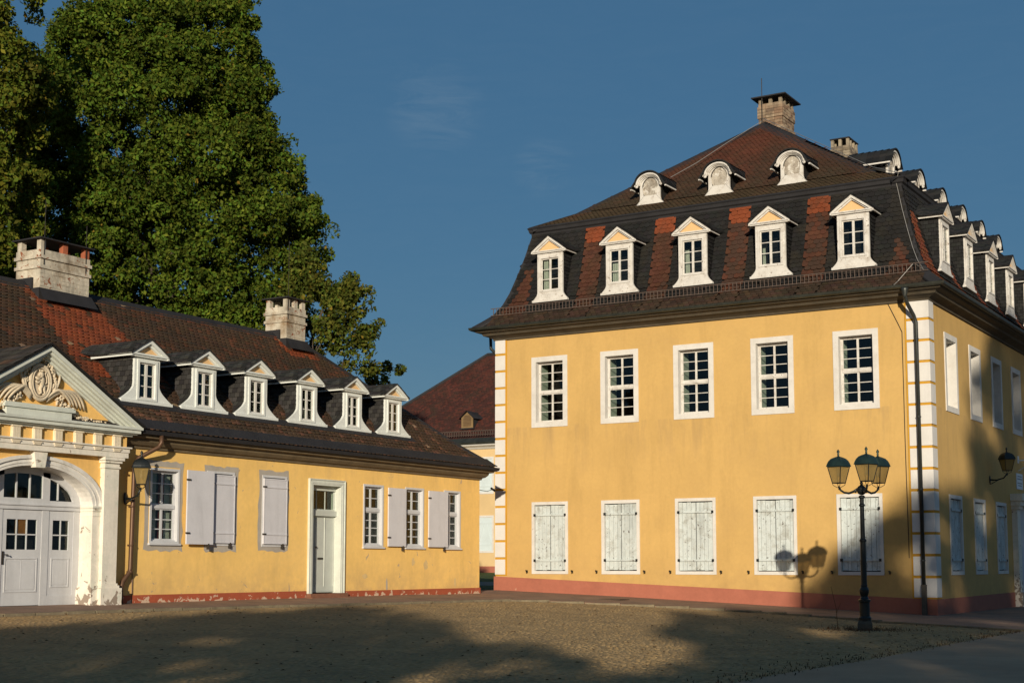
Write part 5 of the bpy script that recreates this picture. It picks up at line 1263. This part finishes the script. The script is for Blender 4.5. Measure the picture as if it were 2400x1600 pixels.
# ================================================================== LANTERNS
def lantern(parent, loc, rz, lid=IRON, scale=1.0, arm_m=IRON):
    """four-sided tapering lantern; origin at bottom centre of the glass body; parts: cage, pane, lid, finial, bulb"""
    s = scale; hb_, ht = .112 * s, .19 * s; H_ = .40 * s
    cg = MB()
    cb_ = [(-hb_, -hb_), (hb_, -hb_), (hb_, hb_), (-hb_, hb_)]; ct = [(-ht, -ht), (ht, -ht), (ht, ht), (-ht, ht)]
    for k in range(4):
        l = (k + 1) % 4; cg.tube([(*cb_[k], 0), (*ct[k], H_)], .012 * s, 6); cg.tube([(*cb_[k], 0), (*cb_[l], 0)], .012 * s, 6); cg.tube([(*ct[k], H_), (*ct[l], H_)], .014 * s, 6)
        cg.tube([(*cb_[k], 0), (cb_[k][0] * .9, cb_[k][1] * .9, -.05 * s), (cb_[k][0] * .35, cb_[k][1] * .35, -.10 * s), (0, 0, -.12 * s)], .008 * s, 5)
    cg.lathe([(.0, -.17 * s), (.022 * s, -.16 * s), (.012 * s, -.13 * s), (.03 * s, -.11 * s), (.018 * s, -.08 * s), (.0, -.07 * s)], 0, 0, 8)
    o = cg.build('lantern', IRON, parent, loc, rz)
    for k in range(4):
        l = (k + 1) % 4; q = .97; MB().quad((cb_[k][0] * q, cb_[k][1] * q, .01), (cb_[l][0] * q, cb_[l][1] * q, .01), (ct[l][0] * q, ct[l][1] * q, H_ - .01), (ct[k][0] * q, ct[k][1] * q, H_ - .01)).build('pane', LGLASS, o)
    ld = MB(); prof = [(.315, .0), (.30, .03), (.285, .07), (.25, .13), (.19, .185), (.10, .22), (.045, .235), (.03, .25)]
    ring_ = [[(r_ * s * math.cos(a) * 1.0, r_ * s * math.sin(a), H_ + z * s) for a in np.linspace(math.pi / 4, math.pi / 4 + 2 * math.pi, 13)[:-1]] for r_, z in prof]
    def sq(r_, z):  # rounded square
        out = []
        for k in range(16):
            a = 2 * math.pi * k / 16 + math.pi / 4; f_ = 1.0 / max(abs(math.cos(a)), abs(math.sin(a))); f_ = 1 + (f_ - 1) * .62; out.append((r_ * s * f_ * math.cos(a), r_ * s * f_ * math.sin(a), H_ + z * s))
        return out
    rr_ = [sq(r_ * .76, z) for r_, z in prof]
    for a, b_ in zip(rr_[:-1], rr_[1:]):
        for k in range(16): l = (k + 1) % 16; ld.quad(a[k], a[l], b_[l], b_[k])
    ld.quad(*reversed(rr_[0])); 
    for k in range(4): ld.tube([Vector(r_[k * 4]) * 1.0 + Vector((0, 0, .004)) for r_ in rr_], .010 * s, 5)
    ld.build('lid', lid, o, smooth=False)
    MB().lathe([(.03 * s, H_ + .24 * s), (.02 * s, H_ + .28 * s), (.032 * s, H_ + .30 * s), (.018 * s, H_ + .325 * s), (.038 * s, H_ + .36 * s), (.03 * s, H_ + .395 * s), (.008 * s, H_ + .42 * s), (.0, H_ + .44 * s)], 0, 0, 10).build('finial', lid, o, smooth=True)
    MB().tube([(0, 0, H_), (0, 0, H_ - .12 * s)], .014 * s, 6).blob((0, 0, H_ - .19 * s), .03 * s, .03 * s, .07 * s).build('bulb', mat('frosted_bulb', (.55, .5, .4), .3, .02), o)
    return o
LX, LY = -11.12, 34.89
lamp = thing('street_lamp', 'black cast iron street lamp with three lanterns standing on the court', 'street lamp', (LX, LY, -1.6))
MB().lathe([(.25, 0.0), (.25, .16), (.215, .21), (.20, .24)], 0, 0, 4, math.pi / 4 + .3).build('foot', CONC, lamp)
prof = [(.155, .22), (.16, .30), (.125, .34), (.125, .66), (.13, .69), (.155, .70), (.155, .74), (.11, .76), (.085, .82), (.115, .92), (.12, .98), (.08, 1.06), (.085, 1.09), (.075, 1.11), (.068, 2.15), (.085, 2.17), (.085, 2.20), (.058, 2.24), (.052, 3.02), (.075, 3.04), (.075, 3.07), (.05, 3.10), (.05, 3.22), (.08, 3.24), (.08, 3.27), (.055, 3.30)]
MB().lathe(prof, 0, 0, 16).build('post', IRON, lamp, smooth=False)
MB().blob((0, 0, 3.43), .12, .12, .125, 14, 9).lathe([(.05, 3.52), (.03, 3.58), (.045, 3.61), (.0, 3.66)], 0, 0, 10).build('hub', IRON, lamp, smooth=True)
tw = Vector((.302, -.953, 0)); rt = Vector((.953, .302, 0))
for a in (13.5, -106.5, 133.5):
    dv = tw * math.cos(R(a)) + rt * math.sin(R(a)); ps = [(r_, z) for r_, z in ((.10, 3.46), (.20, 3.40), (.32, 3.36), (.44, 3.38), (.53, 3.44), (.56, 3.50))]
    am = MB().tube([tuple(dv * r_ + Vector((0, 0, z))) for r_, z in ps], [.034, .03, .028, .026, .024, .03], 8).blob(tuple(dv * .15 + Vector((0, 0, 3.39))), .03, .03, .03); am.build('arm', IRON, lamp, smooth=True)
    lan = lantern(lamp, tuple(dv * .57 + Vector((0, 0, 3.62))), R(31.358 + 45) - .05, COPPER, 1.02)
# wall lanterns
def wall_lantern(loc, rz, out, label, s=1.0, drop=.18):
    t = thing('wall_lantern', label, 'wall lantern', loc, 'wall lanterns on brackets', rz)
    MB().blob((0, -.02, 0), .05, .03, .15, 10, 7).build('wall_plate', IRON, t)
    MB().tube([(0, -.02, 0), (0, -out * .4, -.02), (0, -out * .8, .05), (0, -out, drop - .08)], [.03, .026, .024, .026], 8).tube([(0, -.02, -.16), (0, -out * .5, -.02)], .014, 6).build('bracket', IRON, t, smooth=True)
    lantern(t, (0, -out, drop + .02), R(45), IRON, s); return t
wall_lantern((x1, 52.2, 2.98), H90, .62, 'black wall lantern on a bracket on the shaded side of the tall house', 1.0, .28)
wall_lantern((Xw + .02, 25.20, 1.62), H90, .55, 'dark wall lantern beside the portal in front of the brown downpipe', 1.0, .30)
# sign on the side front and white bracket beyond
sgn = MB().box(x1 + .005, x1 + .03, 56.45, 57.5, 2.85, 3.45).build('wall_sign', SIGNW); tag(sgn, 'small white sign with grey lines on the shaded side wall above the side door', 'sign')
b = MB()
for k, (z, l) in enumerate(((3.34, .7), (3.24, .85), (3.08, .8), (2.99, .6))): b.box(x1 + .0305, x1 + .033, 56.98 - l / 2, 56.98 + l / 2, z - .018, z + .018)
b.build('lettering', SIGNT, sgn)
arm = MB().tube([(x1, 56.9, 3.95), (x1 + .9, 56.9, 3.95)], .03, 8).tube([(x1, 56.9, 3.55), (x1 + .7, 56.9, 3.93)], .018, 6).box(x1, x1 + .03, 56.8, 57.0, 3.85, 4.12).build('sign_bracket', mat('white_bracket_paint', (.7, .7, .7), .5, .05)); tag(arm, 'white metal bracket sticking out at the far right of the side wall', 'bracket')
# security camera and cable at the gap
cmo = MB().tube([(x0 - .02, y0 + .12, 4.0 - 1.28), (x0 - .10, y0 + .12, 2.72)], .02, 6).obox((x0 - .04, y0 + .10, 2.66), (x0 - .24, y0 + .04, 2.80), .07, .07).build('wall_floodlight', IRON); tag(cmo, 'small black floodlight on the left corner of the tall house', 'floodlight')
cbl = MB().tube([(-27.0, Ye + .05, 2.75), (-27.2, 42.3, 2.60), (-27.5, 43.4, 2.60), (x0 - .03, y0 + .1, 2.78)], .012, 5).build('overhead_cable', DWIRE); tag(cbl, 'thin black cable crossing the gap between the two houses', 'cable')

# ================================================================== TREES
FW = np.array([-math.sin(YAW) * math.cos(PIT), math.cos(YAW) * math.cos(PIT), math.sin(PIT)]); RT = np.array([math.cos(YAW), math.sin(YAW), 0]); UPV = np.cross(RT, FW)
def inpoly(px, py, poly):
    c = np.zeros(len(px), bool); n = len(poly)
    for i in range(n):
        x1_, y1_ = poly[i]; x2_, y2_ = poly[(i + 1) % n]
        if y1_ == y2_: continue
        m_ = ((y1_ > py) != (y2_ > py)) & (px < (x2_ - x1_) * (py - y1_) / (y2_ - y1_) + x1_); c ^= m_
    return c
def edged(px, py, poly):
    d = np.full(len(px), 1e9); n = len(poly)
    for i in range(n):
        a = np.array(poly[i]); b_ = np.array(poly[(i + 1) % n]); ab = b_ - a; t = np.clip(((px - a[0]) * ab[0] + (py - a[1]) * ab[1]) / (ab @ ab), 0, 1)
        d = np.minimum(d, np.hypot(px - a[0] - t * ab[0], py - a[1] - t * ab[1]))
    return d
def crown(poly, O, A, B_, Cd, thick, nclump, crad, nleaf, lsize, colA, name, parent, seed, frontbias=.5, inset=.6, yellow=.01, shell=.55, lobe=1.5, nlayer=2):
    """foliage filling the outline poly (metres in the A,B plane through O), with depth along Cd"""
    r = np.random.default_rng(seed); P = np.array(poly); lo, hi = P.min(0), P.max(0); pts = []
    cnt = 0
    # big boughs first, leaf clumps on their outside
    q = r.uniform(lo, hi, (60000, 2)); q = q[inpoly(q[:, 0], q[:, 1], poly)]; d = edged(q[:, 0], q[:, 1], poly); dm_ = d.max(); bo = []
    for (a_, b_), dd in zip(q, d):
        Rb = min(max(dd * 1.0, crad * .7), lobe)
        if dd < crad * inset: continue
        if all((a_ - o_[0]) ** 2 + (b_ - o_[1]) ** 2 > (.44 * (Rb + o_[2])) ** 2 for o_ in bo):
            th = thick * math.sqrt(min(1, dd / dm_ * 1.3)); bo.append((a_, b_, Rb, th))
    bo = np.array(bo); nb_ = len(bo); layer = []
    for k in range(nlayer): layer.append(np.c_[bo[:, 0] + r.uniform(-.5, .5, nb_) * (k > 0), bo[:, 1] + r.uniform(-.5, .5, nb_) * (k > 0), bo[:, 2], -bo[:, 3] * (1 - 2 * k / max(1, nlayer - 1)) * r.uniform(.55, 1.0, nb_) if nlayer > 1 else r.uniform(-1, 1, nb_) * bo[:, 3]])
    bo = np.concatenate(layer); wgt = bo[:, 2] ** 1.6; wgt /= wgt.sum(); wi = r.choice(len(bo), nclump, p=wgt); v = r.normal(size=(nclump, 3)); v /= np.linalg.norm(v, axis=1)[:, None]
    v[:, 2] = np.where(r.random(nclump) < frontbias, -np.abs(v[:, 2]), v[:, 2]); rb = np.maximum(bo[wi, 2] - crad * .85, .12)[:, None] * r.uniform(.75, 1.0, (nclump, 1)); loc_ = v * rb
    cen = O + (bo[wi, :1] + loc_[:, :1]) * A + (bo[wi, 1:2] + loc_[:, 1:2] * .9) * B_ + (bo[wi, 3:4] + loc_[:, 2:3]) * Cd
    rad = crad * r.uniform(.6, 1.2, nclump); tone = r.uniform(.55, 1.35, nclump)
    idx = np.repeat(np.arange(nclump), nleaf); n = len(idx)
    v = r.normal(size=(n, 3)); v /= np.linalg.norm(v, axis=1)[:, None]; rr_ = rad[idx] * r.uniform(.35, 1.0, n) ** .6; pos = cen[idx] + v * rr_[:, None] * np.array([1, 1, .8])
    nn_ = v * .7 + r.normal(size=(n, 3)) * .75 + np.array([0, 0, .25]); nn_ /= np.linalg.norm(nn_, axis=1)[:, None]
    t1 = np.cross(nn_, r.normal(size=(n, 3))); t1 /= np.linalg.norm(t1, axis=1)[:, None]; t2 = np.cross(nn_, t1); s = lsize * r.uniform(.6, 1.3, n)[:, None]
    V = np.stack([pos - t1 * s * .55, pos + t2 * s * .33 + nn_ * s * .08, pos + t1 * s * .55, pos - t2 * s * .33 + nn_ * s * .08], 1)
    c = np.array(colA)[None] * (tone[idx] * r.uniform(.65, 1.35, n))[:, None]; c[:, 0] *= r.uniform(.75, 1.35, n)
    y = r.random(n) < yellow; c[y] = np.array([.22, .15, .02]) * r.uniform(.7, 1.2, (y.sum(), 1))
    me = npmesh(name, V.reshape(-1, 3), np.arange(4 * n).reshape(-1, 4), LEAF, np.clip(c, .004, 1)); o = link(me, name, parent); return o, cen
def tree(name, label, base_, poly, O, A, B_, Cd, thick, nclump, crad, nleaf, lsize, colA, seed, trunk_r=.45, group=None, nlimb=14, **k):
    t = thing(name, label, 'tree', tuple(base_), group); o, cen = crown(poly, np.array(O) - np.array(base_), A, B_, Cd, thick, nclump, crad, nleaf, lsize, colA, 'crown', t, seed, **k)
    r = random.Random(seed); top = cen[:, 2].max() * .85; b = MB(); cx, cyy = cen[:, 0].mean(), cen[:, 1].mean()
    tr = [(cx * (z_ / top) ** 1.2 + .15 * math.sin(z_ * .6), cyy * (z_ / top) ** 1.2 + .15 * math.cos(z_ * .5), z_) for z_ in np.linspace(0, top, 9)]
    b.tube(tr, [trunk_r * (1 - .85 * i / 8) * (1.35 if i == 0 else 1) for i in range(9)], 10); b.build('trunk', BARK, t, smooth=True)
    for i in range(nlimb):
        e_ = cen[r.randrange(len(cen))]; z_ = min(max(e_[2] * r.uniform(.45, .7), top * .2), top * .9); s_ = Vector((cx * (z_ / top) ** 1.2, cyy * (z_ / top) ** 1.2, z_)); e_ = s_.lerp(Vector(e_), .8); mid = (s_ + e_) / 2 + Vector((r.uniform(-.5, .5), r.uniform(-.5, .5), -.08 * (e_ - s_).length))
        MB().tube([s_, s_.lerp(mid, .5) , mid, mid.lerp(e_, .5) + Vector((0, 0, .1)), e_], [trunk_r * .3, trunk_r * .24, trunk_r * .17, trunk_r * .1, .02], 6).build('limb', BARK, t, smooth=True)
    return t
def campoly(pts, dist):   # outline in metres on a vertical plane at `dist`, facing the camera
    A = np.array([math.cos(YAW), math.sin(YAW), 0]); Bv = np.array([0, 0, 1.]); Cd = np.array([-math.sin(YAW), math.cos(YAW), 0]); out = []
    for x, y in pts:
        d = FW + (x - 1200) / FPX * RT - (y - CY) / FPX * UPV; p = d * (dist / (d @ Cd)); out.append((p @ A, p[2]))
    return out, Cd * dist, A, Bv, Cd
GRN = (.080, .122, .013)
mainp = [(0, 780), (20, 560), (55, 420), (40, 280), (70, 190), (105, 150), (128, 108), (145, 55), (185, 30), (235, 22), (256, -12), (300, 18), (330, -8), (400, -15), (450, 14), (478, -6), (520, -14), (585, -10), (604, 55), (590, 95), (620, 145), (600, 170), (626, 215), (620, 250), (626, 275), (618, 305), (662, 330), (668, 370), (718, 385), (708, 430), (690, 460), (748, 480), (764, 505), (756, 545), (734, 575), (748, 615), (730, 660), (700, 700), (705, 800), (600, 900), (0, 900)]
P_, O_, A_v, B_v, C_v = campoly(mainp, 52.0)
bx = A_v * -12.0 + O_; tree('plane_tree', 'huge dense green tree towering behind the low wing', (bx[0], bx[1], -1.2), P_, O_, A_v, B_v, C_v, 3.6, 5200, .42, 72, .145, GRN, 3, .6, yellow=.004, nlayer=3, inset=.45)
rp = [(690, 600), (745, 590), (765, 640), (790, 690), (800, 660), (826, 642), (846, 680), (838, 720), (866, 745), (868, 790), (884, 822), (862, 862), (830, 842), (800, 850), (770, 820), (740, 800), (700, 780), (660, 800), (655, 700)]
P_, O_, A_v, B_v, C_v = campoly(rp, 49.0); bx = A_v * -8.5 + O_
tree('slender_tree', 'lighter open-branched tree between the big tree and the sky gap', (bx[0], bx[1], -1.1), P_, O_, A_v, B_v, C_v, 0.8, 230, .34, 50, .15, (.085, .105, .015), 9, .2, inset=.35, nlimb=8, yellow=.01)
lp = [(-160, -60), (40, -60), (60, 5), (50, 40), (66, 60), (60, 90), (90, 100), (88, 150), (112, 175), (100, 250), (60, 300), (70, 420), (60, 520), (90, 600), (40, 640), (-160, 700)]
P_, O_, A_v, B_v, C_v = campoly(lp, 44.0); bx = A_v * -16.5 + O_
tree('roadside_tree', 'yellow-green tree cut off by the left edge of the picture', (bx[0], bx[1], -1.1), P_, O_, A_v, B_v, C_v, 2.2, 560, .45, 80, .16, (.10, .125, .014), 12, .4, yellow=.02)
sp_ = [(868, 872), (885, 868), (912, 870), (920, 885), (905, 905), (890, 925), (862, 930), (858, 890)]
P_, O_, A_v, B_v, C_v = campoly(sp_, 56.0); bx = A_v * -5.7 + O_
tree('small_tree', 'little tree top peeping over the far end of the wing roof', (bx[0], bx[1], -1.1), P_, O_, A_v, B_v, C_v, .5, 22, .28, 50, .15, (.085, .105, .015), 15, .12, inset=.2, nlimb=4)
# trees behind the camera whose shade falls on the court and the house corner
sv = np.array([SUND.x, SUND.y, 0]); sv /= np.linalg.norm(sv); pvx = np.array([-sv[1], sv[0], 0]); Zv = np.array([0, 0, 1.])
if pvx[0] < 0: pvx = -pvx
tanE = math.tan(SEL)
def shtree(Q, prof_, lo, label, seed, ncl, crad, thick, nleaf=60, ls=.3):
    """prof_: (w,h) crown silhouette across the sun direction"""
    O = sv * Q; wm = sum(p[0] for p in prof_) / len(prof_); b_ = O + pvx * wm
    tree('shade_tree', label, (b_[0], b_[1], -1.6), prof_, O, pvx, Zv, sv, thick, ncl, crad, nleaf, ls, GRN, seed, .4, group='shade trees behind the viewer', nlimb=10, frontbias=.3, inset=.5)
def HQ(Q, w_, q, z): return (w_, z + (Q - q) * tanE)
QA = 22.0
hA = [(-11.8, -25, -1.3), (-10.6, -27.5, -1.3), (-9.6, -30.5, -1.2), (-8.6, -33.5, -1.2), (-7.4, -36.5, -1.1), (-5.9, -38.2, -1.1), (-4.4, -35.4, -1.2), (-3.1, -31.5, -1.4), (-3.0, -28.2, -1.4), (-2.1, -26.6, -1.5), (-.8, -28.4, -1.5), (-.3, -25.5, -1.6), (.1, -22.8, -1.6), (1.0, -22.4, -1.6), (2.2, -23.5, -1.6)]
polyA = [HQ(QA, *p) for p in hA] + [(4.5, 7.0), (4.5, -.2), (-14, -.2), (-13.8, 4.0), (-12.6, 6.0)]
shtree(QA, polyA, 0, 'broad shade tree behind the viewer, left of the taller one', 21, 900, .7, 2.0, 60, .3)
QB = 34.0
hB = [(1.2, -35.5, -1.4), (1.0, -38, -1.4), (1.2, -41, -1.35), (2.4, -42.5, -1.35), (3.8, -43.6, -1.35), (6.0, -46.4, -1.3), (6.6, -47.2, -.2), (7.6, -46.6, 1.0), (9.2, -45.8, 2.2), (11.2, -46.8, 2.6), (12.0, -47.5, 3.9), (12.5, -48.5, 6.2), (13.2, -50.6, 8.4), (15.0, -52, 10.5), (18.0, -54, 11.0), (22, -56, 11), (26, -58, 8)]
polyB = [(a + (.1 if a < 3 else .22 if a < 12.3 else .1), b - (.15 if a < 6 else .22)) for a, b in (HQ(QB, *p) for p in hB)] + [(29, 5), (24, 1.0), (.9, 1.0), (1.0, 8.0), (1.7, 9.9), (1.6, 11.7)]
shtree(QB, polyB, 0, 'tallest shade tree behind the viewer, towards the right', 22, 2600, .8, 3.5, 50, .36)
# weeds round the lamp foot and twigs, dry leaves on the court
V = []; F = []; rnd = random.Random(77)
def blade(x, y, z, h, a, w_, lean):
    b0 = len(V); dx_, dy_ = math.cos(a), math.sin(a); V.extend([(x - dy_ * w_, y + dx_ * w_, z), (x + dy_ * w_, y - dx_ * w_, z), (x + dx_ * lean, y + dy_ * lean, z + h)]); F.append((b0, b0 + 1, b0 + 2))
for k in range(420):
    a = rnd.uniform(0, 6.28); r_ = .2 + abs(rnd.gauss(0, .45)); x, y = LX + math.cos(a) * r_ * 1.5, LY + math.sin(a) * r_; blade(x, y, -1.6, rnd.uniform(.03, .13), rnd.uniform(0, 6.28), .012, rnd.uniform(.02, .2))
for k in range(900):   # tufts along the road edge
    y = rnd.uniform(15, 37); x = -7.75 + rnd.gauss(0, .12) - (.0 if rnd.random() < .6 else abs(rnd.gauss(0, .5))); blade(x, y, -1.6, rnd.uniform(.02, .06), rnd.uniform(0, 6.28), .012, rnd.uniform(.0, .06))
for k in range(500):   # along the kerb
    a = rnd.choice(od[10:-6]); x, y = a[0] + rnd.uniform(-.4, .4), a[1] - rnd.uniform(0, .14); blade(x, y, gz(x), rnd.uniform(.02, .06), rnd.uniform(0, 6.28), .012, rnd.uniform(.0, .05))
me = bpy.data.meshes.new('weeds'); me.from_pydata(V, [], F); me.materials.append(DRYG); link(me, 'weeds', kind='stuff')
V = []; F = []
for k in range(420):
    x, y = rnd.uniform(-24, -8), rnd.uniform(15, 40); z = gz(x) + .03; s = rnd.uniform(.02, .05); a = rnd.uniform(0, 6.28); b0 = len(V)
    V += [(x + s * math.cos(a), y + s * math.sin(a), z), (x + s * .5 * math.cos(a + 1.6), y + s * .5 * math.sin(a + 1.6), z + .012), (x - s * math.cos(a), y - s * math.sin(a), z + .004), (x + s * .5 * math.cos(a - 1.6), y + s * .5 * math.sin(a - 1.6), z + .02)]; F.append((b0, b0 + 1, b0 + 2, b0 + 3))
me = bpy.data.meshes.new('fallen_leaves'); me.from_pydata(V, [], F); me.materials.append(mat('dry_leaf', (.07, .035, .012), .9, .2)); link(me, 'fallen_leaves', kind='stuff')
# tall dry stalk by the lamp
stk = MB().tube([(-11.95, 35.3, -1.6), (-11.98, 35.3, -1.1), (-12.1, 35.3, -.55)], [.01, .008, .004], 5).tube([(-11.97, 35.3, -1.2), (-11.85, 35.28, -.95)], .005, 4).build('dry_stalk', DRYG); tag(stk, 'thin dry weed stalk standing just left of the street lamp foot', 'weed')

dr = MB().box(-.55, .55, -.32, .32, -.01, .012).build('drain_cover', mat('rusty_iron_plate', (.07, .045, .03), .8, .2, 5, bump=.4), None, (-22.0, 42.3, gz(-22.0) + PH + .002), -.05)
tag(dr, 'dark flat iron cover plate set in the pavement before the tall house', 'drain cover')
